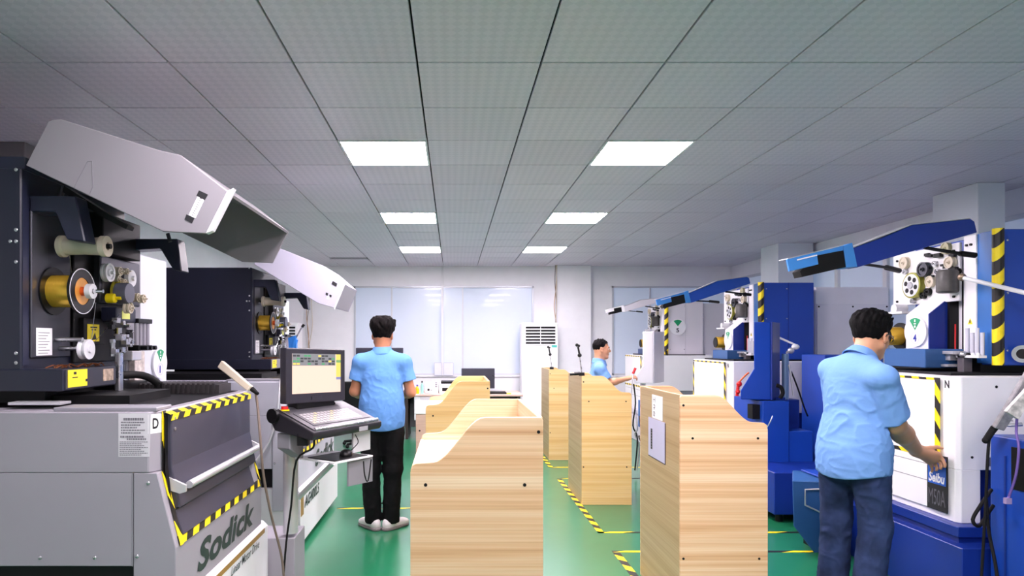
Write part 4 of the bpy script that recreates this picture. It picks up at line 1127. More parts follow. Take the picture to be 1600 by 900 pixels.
# control boxes of machines 2 and 3
def control_box(label, pts, Y, vec, mface, mback, cat='control box'):
    p0 = W(*pts[0], Y); t = thing('control_box', label, cat, (p0.x, Y, 0))
    P = [W(px,py,Y) for px,py in pts]
    B().prism(P, vec).obj('case', mface, t, bev=.006, seg=1)
    # back cover, a hand deep
    e = Vector(vec); i0, i1 = 1, 2
    q = [P[i0], P[i1], P[i1]+e, P[i0]+e]; nb = Vector((e.y,-e.x,0)).normalized()
    B().prism([p for p in q], nb*.015).obj('back_cover', mback, t, bev=.003, seg=1)
    return t, P
cb2, Pq = control_box('tall blue control box with slanted lower edge beside the second blue machine', [(1178,503),(1204,503),(1204,625),(1157,624),(1157,610),(1178,576)], 5.9, (.22,.30,0), blue, blue_dk)
B().box(2.98,3.07,5.98,6.08,.968,.99).obj('mount', blue_dk, cb2)
cb3, Pq = control_box('white control box the man in profile reaches towards', [(1004,518),(1020,518),(1020,599),(991,599),(990,592),(1004,572)], 7.2, (.20,.27,0), bright_white, M('box_grey',(176,174,182),.45))
B().cyl(W(1005,599,7.35),W(1005,690,7.35),.03,n=14).obj('post', alu, cb3, smooth=40)
B().cyl(W(1005,690,7.35),Vector((W(1005,690,7.35).x,7.35,0)),.03,n=14).obj('post', steel_plate, cb3, smooth=40)
B().box(W(1000,600,7.25).x,W(1009,600,7.25).x,7.22,7.32,.55,.85).obj('blue_panel', blue_plastic, cb3)
b = B()
for k,(a,c_,d_) in enumerate(((990,600,655),(993,640,668),(999,650,672))):
    B().tube([W(a,c_,7.25),W(a+3,c_+30,7.22),W(a-1,d_+10,7.25),W(a+6,d_+30,7.25),W(a+2,735,7.25)],.008,6).obj('cable', [rubber,alu,brown_cable][k], cb3, smooth=60)
# pedestal of machine 2
pd = thing('machine_pedestal', 'stepped blue pedestal under the tall blue control box', 'pedestal', (3.0,5.7,0))
B().box(2.80,3.04,5.85,6.45,.40,.967).obj('upper_block', blue, pd, bev=.006, seg=1)
B().box(3.035,3.26,5.86,6.45,.40,.695).obj('stepped_block', blue, pd, bev=.006, seg=1)
B().box(3.02,3.24,6.05,6.20,.68,.965).obj('post_mount', blue_dk, pd, bev=.006, seg=1)
B().box(2.66,3.30,5.36,6.4,.07,.42).obj('lower_block', blue_dk, pd, bev=.006, seg=1)
b = B()
for (x,y) in ((2.74,5.44),(3.2,5.44),(2.74,6.3),(3.2,6.3)): 
    B().cyl((x,y,0),(x,y,.07),.03,n=14).obj('foot', dark, pd, smooth=40)
B().cyl(W(1227,628,6.1),W(1227,553,6.1),.030,n=16).obj('swivel_post', M('post_blue_grey',(120,150,186),.3,metal=.4), pd, smooth=40)
B().tube([W(1213,602,5.86),W(1220,605,5.85),W(1223,614,5.85),W(1219,622,5.87)],.018,8).obj('hose', rubber, pd, smooth=60)
B().tube([W(1233,570,6.0),W(1237,595,6.0),W(1240,618,6.0)],.010,8).obj('cable', alu, pd, smooth=60)
B().tube([W(1236,580,6.0),W(1246,605,6.0),W(1256,635,6.0),W(1262,650,6.05)],.007,6).obj('cable', rubber, pd, smooth=60)
B().tube([W(1197,670,5.6),W(1203,660,5.5),W(1207,650,5.5)],.004,6).obj('loose_wire', white_plastic, pd, smooth=60)
# white stay of machine 2 and its joint
B().cyl(W(1216,527,6.3), W(1243,539,6.2), .010, n=10).ball(W(1243,542,6.2), .035, 14, sz=(1,1,.8)).obj('stay', white_plastic, r2, smooth=50)
B().ball(W(1236,548,6.2), .03, 12).cyl(W(1229,552,6.2), W(1240,545,6.2), .012, n=8).obj('stay_joint', alu, r2, smooth=50)
lp = B().box(3.60,3.72,6.08,6.085,1.18,1.32).obj('number_plate', paper, r2); text('7','lettering',ink,lp,(3.63,6.079,1.20),(1,0,0),(0,0,1),.05,.09,.001,.02)
B().box(3.5,4.05,6.09,6.5,.35,1.38).obj('lower_cabinet', blue, r2, bev=.005, seg=1)
# dark block for the shade inside an opening and red fittings in front of machine 2
B().box(2.73,2.798,5.90,6.0,.80,.93).obj('dark_opening_block', dark, pd)
rt = thing('hose_fitting', 'red and orange hose fitting hanging beside the second blue machine', 'hose', W(1153,600,6.54))
B().tube([W(1150,640,6.58),W(1152,615,6.55),W(1154,598,6.55)],.016,8).ball(W(1155,600,6.54),.028,10).ball(W(1153,612,6.54),.024,10).obj('fitting', red, rt, smooth=50)
B().tube([W(1154,598,6.54),W(1163,588,6.52),W(1170,582,6.50)],.009,8).obj('hose', orange, rt, smooth=60)
# stay of machine 1
B().cyl(W(1505,434,4.05), W(1640,467,3.55), .013, n=12).obj('stay', white_plastic, r1, smooth=40)
B().ball(W(1503,433,4.06), .024, 14).obj('stay_joint', M('bronze_joint',(150,130,110),.35,metal=.6), r1, smooth=50)
B().ring(W(1598,553,3.90), W(1598,553,3.87), .03, .052, 28).obj('gauge_ring', chrome, r1, smooth=40)
B().cyl(W(1598,553,3.905), W(1598,553,3.88), .045, n=24).obj('gauge_face', dark, r1, smooth=40)
B().tube([W(1041,548,9.9),W(1044,575,9.85),W(1047,612,9.85)],.02,8).tube([W(1044,556,9.9),W(1052,590,9.85),W(1058,620,9.85)],.012,8).obj('hose', rubber, r3, smooth=60)
# blue trolley shaped foot box left of the man in jeans
fb = thing('tool_chest', 'low blue metal box with a handle beside the legs of the man in jeans', 'drawer box', (2.6,4.6,0))
q = [W(px,py,4.5) for px,py in ((1238,751),(1292,753),(1292,864),(1272,864),(1240,822))]
B().prism(q, (.19,.36,0)).obj('box', steel_blue, fb, bev=.005, seg=1)
B().box(2.60, 2.72, 4.60, 4.84, W(1238,751,4.5).z, W(1238,751,4.5).z+.012).obj('lid', blue, fb, bev=.002, seg=1)
B().tube([W(1287,764,4.49),W(1258,765,4.48),W(1258,789,4.48),W(1287,803,4.49)],.006,8,smooth=0).obj('handle', alu, fb, smooth=60)
B().box(2.62,2.74,4.66,4.84,.0,.06).obj('foot', dark, fb)
# control pedestal at the right edge
ct = thing('control_pedestal', 'blue control pedestal with dark screen at the right edge, beside the white tank', 'control console', (3.2,3.25,0))
B().box(2.925,3.6,2.9,3.525,0,1.0).obj('body', blue, ct, bev=.008)
B().box(2.917,2.926,2.98,3.385,.735,.955).obj('dark_screen', dark, ct, bev=.003, seg=1)
B().box(2.99,3.3,2.95,3.22,1.0,1.10).obj('bracket', M('bracket_blue',(86,100,146),.4), ct, bev=.004, seg=1)
B().tube([W(1558,654,3.49),W(1572,664,3.46),W(1597,663,3.43)],.010,8).tube([W(1565,655,3.49),W(1583,656,3.46)],.009,8).obj('hook', alu, ct, smooth=60)
B().box(2.92,2.926,3.42,3.43,.1,.9).obj('seam', blue_dk, ct)
gp = stick('pendant_controller', 'worn grey hand controller in the bracket of the blue control pedestal', W(1612,580,3.30), W(1556,668,3.40), .036,
      [W(1546,684,3.41),W(1543,720,3.39),W(1540,790,3.38),W(1536,860,3.37),W(1532,930,3.36)], M('worn_grey_plastic',(150,146,150),.5,var=.25,vscale=40), cabm=rubber)
b = B()
for k in range(9):
    a0 = W(1553-1.6*k, 669+2.4*k, 3.41); b.ball(a0, .017, 10)
b.obj('cable_spring', rubber, gp, kind='stuff', smooth=60)
wp = B().prism([W(px,py,3.24) for px,py in ((1573,643),(1612,600),(1622,612),(1592,655))], (0,.02,0)).obj('worn_pad', M('worn_print',(206,200,196),.6,var=.4,vscale=35,stretch=(1,1,1)), ct)
cb = B().tube([W(1590,640,3.28),W(1588,675,3.28),W(1592,700,3.26),W(1588,740,3.27),W(1578,772,3.30),W(1575,780,3.30)],.006,8).obj('purple_cable', purple_cable, ct, smooth=60)
B().box(*(lambda p: (p.x-.016,p.x+.012,3.29,3.31,p.z-.03,p.z))(W(1575,778,3.30))).obj('purple_plug', M('plug_mauve',(160,140,180),.5), cb)
B().tube([W(1549,765,3.50),W(1532,790,3.46),W(1520,812,3.44),W(1530,822,3.44),W(1545,800,3.46),W(1552,790,3.48)],.009,8).obj('cable_loop', rubber, ct, smooth=60)
B().tube([W(1541,780,3.46),W(1545,830,3.44),W(1555,880,3.38),W(1562,930,3.34)],.008,8).obj('cable', rubber, ct, smooth=60)
# ------------------------------------------------------------------ far end of the room
def air_con(label, xc, yc):
    t = thing('air_conditioner', label, 'air conditioner', (xc, yc, 0), 0, 'standing air conditioners against the back wall')
    w, d, h = .31, .16, 1.836
    B().box(xc-w, xc+w, yc-d, yc+d, .06, h).obj('case', bright_white, t, bev=.025)
    B().box(xc-w+.02, xc+w-.02, yc-d+.02, yc+d-.02, 0, .06).obj('base', grey2, t)
    B().box(xc-w+.07, xc+w-.05, yc-d-.002, yc-d+.01, h-.365, h-.05).obj('outlet', dark, t)
    for r in range(7):
        z = h-.050-.052*r
        B().prism([(xc-w+.065,yc-d-.012,z),(xc-w+.065,yc-d-.012,z-.018),(xc-w+.065,yc-d,z-.022),(xc-w+.065,yc-d,z-.002)], (2*w-.11,0,0)).obj('louver', white_plastic, t)
    B().box(xc+.005, xc+.016, yc-d-.014, yc-d, h-.365, h-.05).obj('outlet_divider', white_plastic, t)
    B().box(xc-w+.03, xc+w-.03, yc-d-.006, yc-d+.01, .20, 1.40).obj('front_panel', bright_white, t, bev=.004, seg=1)
    B().box(xc+.20, xc+.285, yc-d-.008, yc-d, h-.42, h-.38).obj('sticker', teal, t)
    B().cyl((xc-.21,yc-d-.004,h-.44),(xc-.21,yc-d+.002,h-.44),.008,n=10).obj('lamp', red, t)
    return t
ac1 = air_con('tall white standing air conditioner with black louvres beside the pier of the back wall', 1.468, 11.1)
ac2 = dup(ac1, (-2.93, 11.1, 0), 'white standing air conditioner in the corner behind the second spool machine')

dk = thing('long_desk', 'long desk with pinkish wooden top in front of the back windows', 'desk', (-.3, 10.3, 0))
B().box(-1.6, 1.08, 9.97, 10.75, .665, .70).obj('desk_top', desk_top, dk, bev=.006, seg=1)
for x in (-1.5, -.72, 1.02): B().box(x-.02, x+.02, 10.02, 10.7, 0, .665).obj('side_panel', desk_brown, dk)
B().box(-1.5, 1.0, 10.55, 10.57, .12, .665).obj('modesty_panel', M('smoked_panel',(120,116,124),.3), dk)
dr = B().box(-.60, -.10, 9.98, 10.5, .30, .66).obj('drawer_unit', white_plastic, dk, bev=.004, seg=1)
B().box(-.51, -.10, 9.972, 9.985, .57, .655).obj('drawer_front', paper_grey, dr)
B().box(.30, .95, 9.99, 10.4, .60, .66).obj('keyboard_tray', dark, dk)
pdl = thing('drawer_pedestal', 'white topped wooden drawer pedestal between the long desk and the wooden stand', 'drawer unit', (-.35, 8.6, 0))
B().box(-.49, -.06, 8.5, 8.95, 0, .56).obj('body', M('rosy_wood',(196,164,146),.45,var=.06,stretch=(1,1,12)), pdl, bev=.004, seg=1)
B().box(-.50, -.05, 8.49, 8.96, .56, .70).obj('top_drawer', bright_white, pdl, bev=.004, seg=1)
B().cyl((-.44,8.495,.34),(-.44,8.502,.34),.012,n=12).obj('screw', dark, pdl)
def monitor(label, px0, px1, pyt, pyb, Y, zd, post=None):
    a, c = W(px0,pyt,Y), W(px1,pyb,Y)
    t = thing('monitor', label, 'monitor', ((a.x+c.x)/2, Y, zd), 0)
    B().box(a.x, c.x, Y, Y+.035, c.z, a.z).obj('case', M('monitor_slate',(62,62,74),.4), t, bev=.006, seg=1)
    B().box(a.x+.012, c.x-.012, Y-.002, Y+.002, c.z+.02, a.z-.012).obj('screen', M('dark_screen',(52,52,64),.3), t)
    xm = (a.x+c.x)/2
    B().box(xm-.03, xm+.03, Y+.035, Y+.07, zd+.01, (a.z+c.z)/2).obj('neck', black, t)
    B().box(xm-.11, xm+.11, Y-.06, Y+.12, zd, zd+.015).obj('foot', black, t, bev=.004, seg=1)
    return t
monitor('dark wide monitor on the long desk above the second wooden stand', 721, 773, 575.5, 607, 10.2, .70)
monitor('dark monitor on a tall neck, half hidden behind the standing man with black trousers', 556, 630, 543.5, 590, 10.25, .70)
pr = thing('printer', 'white desktop printer with black top tray on the long desk', 'printer', (.0, 10.35, .70))
a, c = W(686,598,10.2), W(716,616.5,10.2)
B().box(a.x, c.x, 10.2, 10.6, .70, a.z-.02).obj('case', bright_white, pr, bev=.01)
B().box(a.x+.03, c.x+.03, 10.22, 10.55, a.z-.02, a.z+.02).obj('top_tray', black, pr, bev=.006, seg=1)
B().box(a.x+.05, c.x-.07, 10.195, 10.25, .73, .785).obj('paper_slot', dark, pr)
B().box(a.x+.02, c.x-.02, 10.197, 10.21, .805, .82).obj('trim_line', paper_grey, pr)
bxw = thing('white_case', 'white boxy device with a black knob beside the printer on the long desk', 'device', (-.3,10.3,.70))
a, c = W(664,598,10.15), W(686,616,10.15)
B().box(a.x, c.x-.01, 10.15, 10.4, .70, a.z).obj('case', white_plastic, bxw, bev=.008)
B().cyl(W(669.5,609,10.15), W(669.5,609,10.13), .018, n=14).obj('knob', black, bxw, smooth=40)
B().cyl(W(674,609.5,10.15), W(674,609.5,10.14), .009, n=10).obj('button', grey2, bxw)
b = B()
for k in range(3): b.box(W(680,602,10.15).x, W(683,602,10.15).x, 10.145, 10.152, .80+.03*k, .815+.03*k)
b.obj('socket', grey2, bxw, kind='stuff')
def bottle(px, col, cap, h, r, label):
    p = W(px,600,10.1); z = .70; y = 10.1
    t = thing('bottle', label, 'bottle', (p.x,y,z), 0, 'small bottles at the left end of the long desk')
    B().lathe([(0,0),(r,0),(r,.6),(r*.9,.68),(r*.4,.78),(r*.4,.86),(0,.86)], (p.x,y,z), (p.x,y,z+h), 16).obj('body', col, t, smooth=40)
    B().cyl((p.x,y,z+h*.86),(p.x,y,z+h),r*.5,n=12).obj('cap', cap, t, smooth=40)
bottle(652, M('yellow_liquid',(224,190,30),.25), M('violet_cap',(96,70,160),.4), .14, .030, 'yellow bottle with violet cap beside the elbow of the standing man')
bottle(659.5, M('teal_bottle',(150,205,196),.25), black, .20, .022, 'slim teal bottle with black cap beside the yellow bottle')
bottle(648, M('pale_bottle',(226,224,214),.3), white_plastic, .11, .022, 'small pale bottle left of the yellow bottle')
kb2 = thing('keyboard', 'black keyboard on the right part of the long desk', 'keyboard', (.75,10.1,.70))
B().box(.56,.83,10.02,10.2,.70,.725).obj('case', black, kb2, bev=.004, seg=1)
b = B()
for r in range(4):
    for c in range(11): b.box(.575+.0225*c,.592+.0225*c,10.035+.04*r,10.065+.04*r,.725,.733)
b.obj('keys', dark, kb2, kind='stuff')
pp = B().box(.55,.78,10.25,10.45,.70,.735).obj('paper_stack', paper_grey); tag(pp, 'stack of grey papers behind the black keyboard', 'papers')
yn_ = B().box(.83,.90,10.0,10.08,.70,.712).obj('note_pad', yellow_lab); tag(yn_, 'small yellow note pad at the right end of the long desk', 'note pad')
ph = B().box(-.66,-.645,10.3,10.36,.70,1.10).obj('photo_stand', dark); tag(ph, 'thin dark upright stand behind the bottles on the desk', 'stand')
for (p0,p1,lab) in ((679,690,'left clear document pocket stuck on the back window'),(693.5,708,'right clear document pocket stuck on the back window')):
    a, c = W(p0,567,YB-.045), W(p1,586,YB-.045)
    t = thing('document_pocket', lab, 'document holder', ((a.x+c.x)/2, YB-.045, c.z), 0, 'document pockets on the window')
    B().box(a.x, c.x, YB-.05, YB-.042, c.z, a.z).obj('sheet', M('pocket_sheet',(222,226,240),.3), t)
    b = B()
    for q in ((a.x-.006,a.x,c.z,a.z),(c.x,c.x+.006,c.z,a.z),(a.x,c.x,c.z-.006,c.z),(a.x,c.x,a.z,a.z+.006)): b.box(q[0],q[1],YB-.054,YB-.04,q[2],q[3])
    b.obj('frame', M('pocket_edge',(176,180,196),.3), t)
ch = thing('office_chair', 'dark office chair half hidden behind the left arm of the standing man', 'chair', (-1.35, 9.2, 0))
B().box(-1.55,-1.12,9.15,9.6,.44,.50).obj('seat', black, ch, bev=.02)
B().box(-1.55,-1.12,9.05,9.12,.55,.95).obj('backrest', black, ch, bev=.02)
B().cyl((-1.335,9.38,.08),(-1.335,9.38,.44),.03,n=12).obj('column', dark, ch, smooth=40)
for k in range(5):
    a = k*2*math.pi/5+.3
    B().cyl((-1.335,9.38,.09),(-1.335+.27*math.cos(a),9.38+.27*math.sin(a),.05),.02,n=8).ball((-1.335+.27*math.cos(a),9.38+.27*math.sin(a),.028),.028,8).obj('leg', dark, ch, smooth=40)
B().box(-1.5,-1.44,9.08,9.14,.45,.6).obj('bracket', dark, ch)
# ------------------------------------------------------------------ people: smooth blended bodies
skin = M('skin', (206,150,116), 0.5, var=0.05, vscale=12)
skin2 = M('tanned_skin', (186,124,92), 0.5, var=0.06, vscale=12)
hair_m = M('black_hair', (8,7,8), 0.75, var=0.3, vscale=30, bump=0.7, bscale=80, stretch=(1,1,.35), spec=.12)
hair_b = M('brownish_black_hair', (12,8,8), 0.75, var=0.3, vscale=30, bump=0.7, bscale=80, stretch=(1,1,.35), spec=.12)
shirt_m = M('light_blue_cotton', (112,154,212), 0.85, var=0.04, vscale=5, bump=0.45, bscale=13, spec=.15)
shirt_s = M('blue_cotton', (98,146,208), 0.85, var=0.04, vscale=5, bump=0.45, bscale=13, spec=.15)
trou_m = M('black_trousers', (10,9,12), 0.8, var=0.2, vscale=8, bump=0.1, bscale=20, spec=.2)
jean_m = M('dark_denim', (44,57,92), 0.85, var=0.5, vscale=7, bump=0.5, bscale=12, spec=.2)
shoe_m = M('white_shoe_leather', (228,220,222), 0.5, var=0.08, vscale=20)
sole_m = M('grey_sole', (128,118,120), 0.6, var=0.1)

class SDF:
    def __init__(s, lo, hi, h):
        s.h = h; s.lo = np.array(lo, np.float32)
        s.n = np.ceil((np.array(hi)-np.array(lo))/h).astype(int)+1
        s.d = np.full(s.n, 0.2, np.float32)
    def _sub(s, lo, hi):
        i0 = np.clip(np.floor((np.array(lo)-s.lo)/s.h).astype(int), 0, s.n)
        i1 = np.clip(np.ceil((np.array(hi)-s.lo)/s.h).astype(int)+1, 0, s.n)
        if (i1 <= i0).any(): return None, None
        sl = tuple(slice(a,b) for a, b in zip(i0,i1))
        ax = [s.lo[k] + s.h*np.arange(i0[k], i1[k], dtype=np.float32) for k in range(3)]
        return sl, np.meshgrid(*ax, indexing='ij', sparse=True)
    def _mix(s, sl, dn, k, op):
        a = s.d[sl]
        if op == 'add':
            if k <= 0: s.d[sl] = np.minimum(a, dn); return
            hh = np.maximum(k-np.abs(a-dn),0)/k
            s.d[sl] = np.minimum(a, dn) - hh*hh*k*.25
        else:
            b = -dn
            if k <= 0: s.d[sl] = np.maximum(a, b); return
            hh = np.maximum(k-np.abs(a-b),0)/k
            s.d[sl] = np.maximum(a, b) + hh*hh*k*.25
    def cap(s, a, b, ra, rb=None, k=.02, op='add', cut=None, fold=None):
        a = np.array(a,np.float32); b = np.array(b,np.float32); rb = ra if rb is None else rb
        r = max(ra,rb)+k+.02
        sl, g = s._sub(np.minimum(a,b)-r, np.maximum(a,b)+r)
        if sl is None: return s
        X,Y,Z = g; v = b-a; L = float(v@v)+1e-9
        t = np.clip(((X-a[0])*v[0]+(Y-a[1])*v[1]+(Z-a[2])*v[2])/L,0,1)
        dn = np.sqrt((X-a[0]-t*v[0])**2+(Y-a[1]-t*v[1])**2+(Z-a[2]-t*v[2])**2) - (ra+(rb-ra)*t)
        if fold is not None: dn = dn - fold(X,Y,Z)
        if cut is not None:
            for (p, nrm) in cut:
                p = np.array(p); nrm = np.array(nrm)/np.linalg.norm(nrm)
                dn = np.maximum(dn, (X-p[0])*nrm[0]+(Y-p[1])*nrm[1]+(Z-p[2])*nrm[2])
        s._mix(sl, dn.astype(np.float32), k, op); return s
    def ell(s, c, r, R=None, k=.02, op='add', extra=None):
        c = np.array(c,np.float32); r = np.array(r,np.float32)
        m = float(r.max())+k+.02
        sl, g = s._sub(c-m, c+m)
        if sl is None: return s
        X,Y,Z = g; X = X-c[0]; Y = Y-c[1]; Z = Z-c[2]
        if R is None: x,y,z = X,Y,Z
        else:
            R = np.array(R)
            x,y,z = (X*R[0,i]+Y*R[1,i]+Z*R[2,i] for i in range(3))
        k0 = np.sqrt((x/r[0])**2+(y/r[1])**2+(z/r[2])**2)
        k1 = np.sqrt((x/r[0]**2)**2+(y/r[1]**2)**2+(z/r[2]**2)**2)+1e-6
        dn = k0*(k0-1)/k1
        if extra is not None: dn = extra(dn, x, y, z)
        s._mix(sl, dn.astype(np.float32), k, op); return s
    def warp(s, f):
        sl = tuple(slice(0,n) for n in s.n)
        ax = [s.lo[k] + s.h*np.arange(s.n[k], dtype=np.float32) for k in range(3)]
        s.d = f(s.d, *np.meshgrid(*ax, indexing='ij', sparse=True)).astype(np.float32); return s
    def mesh(s):
        d = np.pad(s.d, 1, constant_values=.2); n = d.shape
        ins = d < 0
        c = np.zeros((n[0]-1,n[1]-1,n[2]-1), np.int8)
        for i in (0,1):
            for j in (0,1):
                for k in (0,1): c += ins[i:n[0]-1+i, j:n[1]-1+j, k:n[2]-1+k]
        act = (c > 0) & (c < 8)
        idx = np.argwhere(act)
        vid = np.full(act.shape, -1, np.int64); vid[act] = np.arange(len(idx))
        P = np.zeros((len(idx),3)); W_ = np.zeros(len(idx))
        cor = [(i,j,k) for i in (0,1) for j in (0,1) for k in (0,1)]
        val = {q: d[idx[:,0]+q[0], idx[:,1]+q[1], idx[:,2]+q[2]] for q in cor}
        for a in cor:
            for axn in range(3):
                if a[axn]: continue
                b = list(a); b[axn] = 1; b = tuple(b)
                va, vb = val[a], val[b]; m = (va < 0) != (vb < 0)
                t = np.where(m, va/(va-vb+1e-12), 0)
                q = np.tile(np.array(a,float),(len(idx),1)); q[:,axn] = t
                P[m] += q[m]; W_[m] += 1
        P = (idx + P/np.maximum(W_,1)[:,None] - 1)*s.h + s.lo
        F = []
        for axn in range(3):
            u, v = [(1,2),(2,0),(0,1)][axn]
            sa = [slice(1,-1)]*3; sa[axn] = slice(0,-1)
            sb = [slice(1,-1)]*3; sb[axn] = slice(1,None)
            A = ins[tuple(sa)]; Bb = ins[tuple(sb)]
            for pos in (True, False):
                m = (A & ~Bb) if pos else (~A & Bb)
                e = np.argwhere(m) + 1
                e[:,axn] -= 1
                q = []
                for (du,dv) in ((-1,-1),(0,-1),(0,0),(-1,0)):
                    o = e.copy(); o[:,u] += du; o[:,v] += dv
                    q.append(vid[o[:,0],o[:,1],o[:,2]])
                q = np.stack(q,1)
                F.append(q if pos else q[:,::-1])
        F = np.concatenate(F); F = F[(F >= 0).all(1)]
        return P, F
    def obj(s, name, mat, parent, smooth_it=2, **props):
        P, F = s.mesh()
        if smooth_it:
            E = np.concatenate([F[:,[0,1]],F[:,[1,2]],F[:,[2,3]],F[:,[3,0]]])
            for it in range(smooth_it):
                S = np.zeros_like(P); C = np.zeros(len(P))
                for a,b in ((0,1),(1,0)):
                    for ax in range(3): S[:,ax] += np.bincount(E[:,a], weights=P[E[:,b],ax], minlength=len(P))
                    C += np.bincount(E[:,a], minlength=len(P))
                P = P*.5 + .5*S/np.maximum(C,1)[:,None]
        inv = np.array(MW(parent).inverted())
        P = P @ inv[:3,:3].T + inv[:3,3]
        me = bpy.data.meshes.new(name)
        me.vertices.add(len(P)); me.vertices.foreach_set('co', P.astype(np.float32).ravel())
        me.loops.add(F.size); me.loops.foreach_set('vertex_index', F.astype(np.int32).ravel())
        me.polygons.add(len(F)); me.polygons.foreach_set('loop_start', np.arange(0,F.size,4,dtype=np.int32))
        me.polygons.foreach_set('use_smooth', np.ones(len(F), bool))
        me.materials.append(mat); me.update(calc_edges=True); me.validate()
        o = bpy.data.objects.new(name, me); COL.objects.link(o); o.parent = parent
        for k, v in props.items(): o[k] = v
        return o

def folds(amp, fz=22., seed=0., tilt=(4.,3.)):
    def f(X,Y,Z):
        X = X*1.7; Y = Y*1.7; Z = Z*1.7
        def n3(a,b,c,s):   # smooth pseudo noise
            return (np.sin(a+1.7*np.sin(b*.9+s)+s*1.3)*np.sin(b*1.1+1.3*np.sin(c*.8-s)+s*.7) + np.sin(c*1.2+1.5*np.sin(a*.7+s*2)+s)*np.cos(b*.6+a*.5-s))*.5
        # long soft drapes, steep diagonals, masked so that they come and go
        u = X*tilt[0]*4 + Y*tilt[1]*4; msk = np.clip(n3(X*9,Y*9,Z*7,seed+3)*1.4+.25,0,1)
        a = n3(u*1.1+Z*6, Z*11-u*.5, (X-Y)*12, seed); b = n3(u*2.0-Z*14, Z*24+u*.4, (X+Y)*20, seed+5)
        ra = (1-np.abs(a)*2.2).clip(0,1)**2; rb = (1-np.abs(b)*2.4).clip(0,1)**2
        return amp*(.55*a + (1.0*ra-.25)*msk + .55*(rb-.2)*(1-.5*msk))
    return f

def head_frame(yaw, pitch, roll=0):
    """columns: right, forward, up; yaw clockwise from +y towards +x, pitch up positive (radians)"""
    f = Vector((math.sin(yaw)*math.cos(pitch), math.cos(yaw)*math.cos(pitch), math.sin(pitch)))
    r = Vector((math.cos(yaw), -math.sin(yaw), 0)); u = r.cross(f)
    return r, f, u

def add_head(S, hc, fr, neck, sc=1.0, k=.012):
    r, f, u = fr; hc = Vector(hc)
    R = np.array([[r[i],f[i],u[i]] for i in range(3)])
    def h(a,b,c): return hc + (r*a + f*b + u*c)*sc
    def e(a,b,c,ra,rb,rc,kk=k,op='add'): S.ell(h(a,b,c),(ra*sc,rb*sc,rc*sc),R,kk,op)
    def c_(p,q,ra,rb=None,kk=k,op='add'): S.cap(h(*p),h(*q),ra*sc,(rb if rb else ra)*sc,kk,op)
    e(0,-.012,.036,.074,.094,.080,.01)
    e(0,.028,-.030,.060,.064,.078,.03)
    for s_ in (-1,1):
        c_((s_*.052,.0,-.052),(s_*.020,.062,-.096),.022,.018,.02)
        e(s_*.036,.058,-.022,.026,.024,.030,.02)
        e(s_*.079,-.006,-.006,.010,.021,.033,.006)
        e(s_*.084,-.004,-.006,.007,.010,.018,.004,'sub')
        e(s_*.031,.100,.006,.017,.013,.010,.012,'sub')
        c_((s_*.014,.090,.024),(s_*.046,.078,.026),.009,.007,.012)
        e(s_*.011,.098,-.028,.009,.010,.008,.008)
    c_((0,.070,-.100),(0,.066,-.104),.020,.018,.02)
    c_((0,.088,.018),(0,.110,-.020),.008,.011,.012)
    c_((-.019,.086,-.054),(.019,.086,-.054),.008,.008,.008)
    c_((-.016,.084,-.066),(.016,.084,-.066),.009,.009,.008)
    S.cap(h(-.022,.094,-.060),h(.022,.094,-.060),.002,.002,.004,'sub')
    S.cap(h(0,-.030,-.040),neck,.055*sc,.058*sc,.03)
    return h, R

def face_parts(root, h, sc=1.0, brow=True):
    r_ = (h(1,0,0)-h(0,0,0)).normalized(); f_ = (h(0,1,0)-h(0,0,0)).normalized(); u_ = (h(0,0,1)-h(0,0,0)).normalized()
    for s_ in (-1,1):
        e = B().ball(h(s_*.031,.078,.006), .0125*sc, 14).obj('eye', M('eye_white',(232,228,224),.25), root, smooth=60)
        p = h(s_*.031,.0865,.006); B().cyl(p, p+f_*.0045*sc, .0055*sc, .004*sc, n=12).obj('iris', M('iris_dark',(30,20,16),.2), e, smooth=40)
        B().tube([h(s_*.014,.097,.026),h(s_*.030,.092,.031),h(s_*.048,.078,.027)], .0035*sc, 6).obj('eyebrow', hair_m, root, smooth=60)
    B().tube([h(-.018,.0925,-.060),h(0,.0955,-.0595),h(.018,.0925,-.060)], .0028*sc, 6).obj('mouth', M('lip_tone',(150,84,76),.5), root, smooth=60)

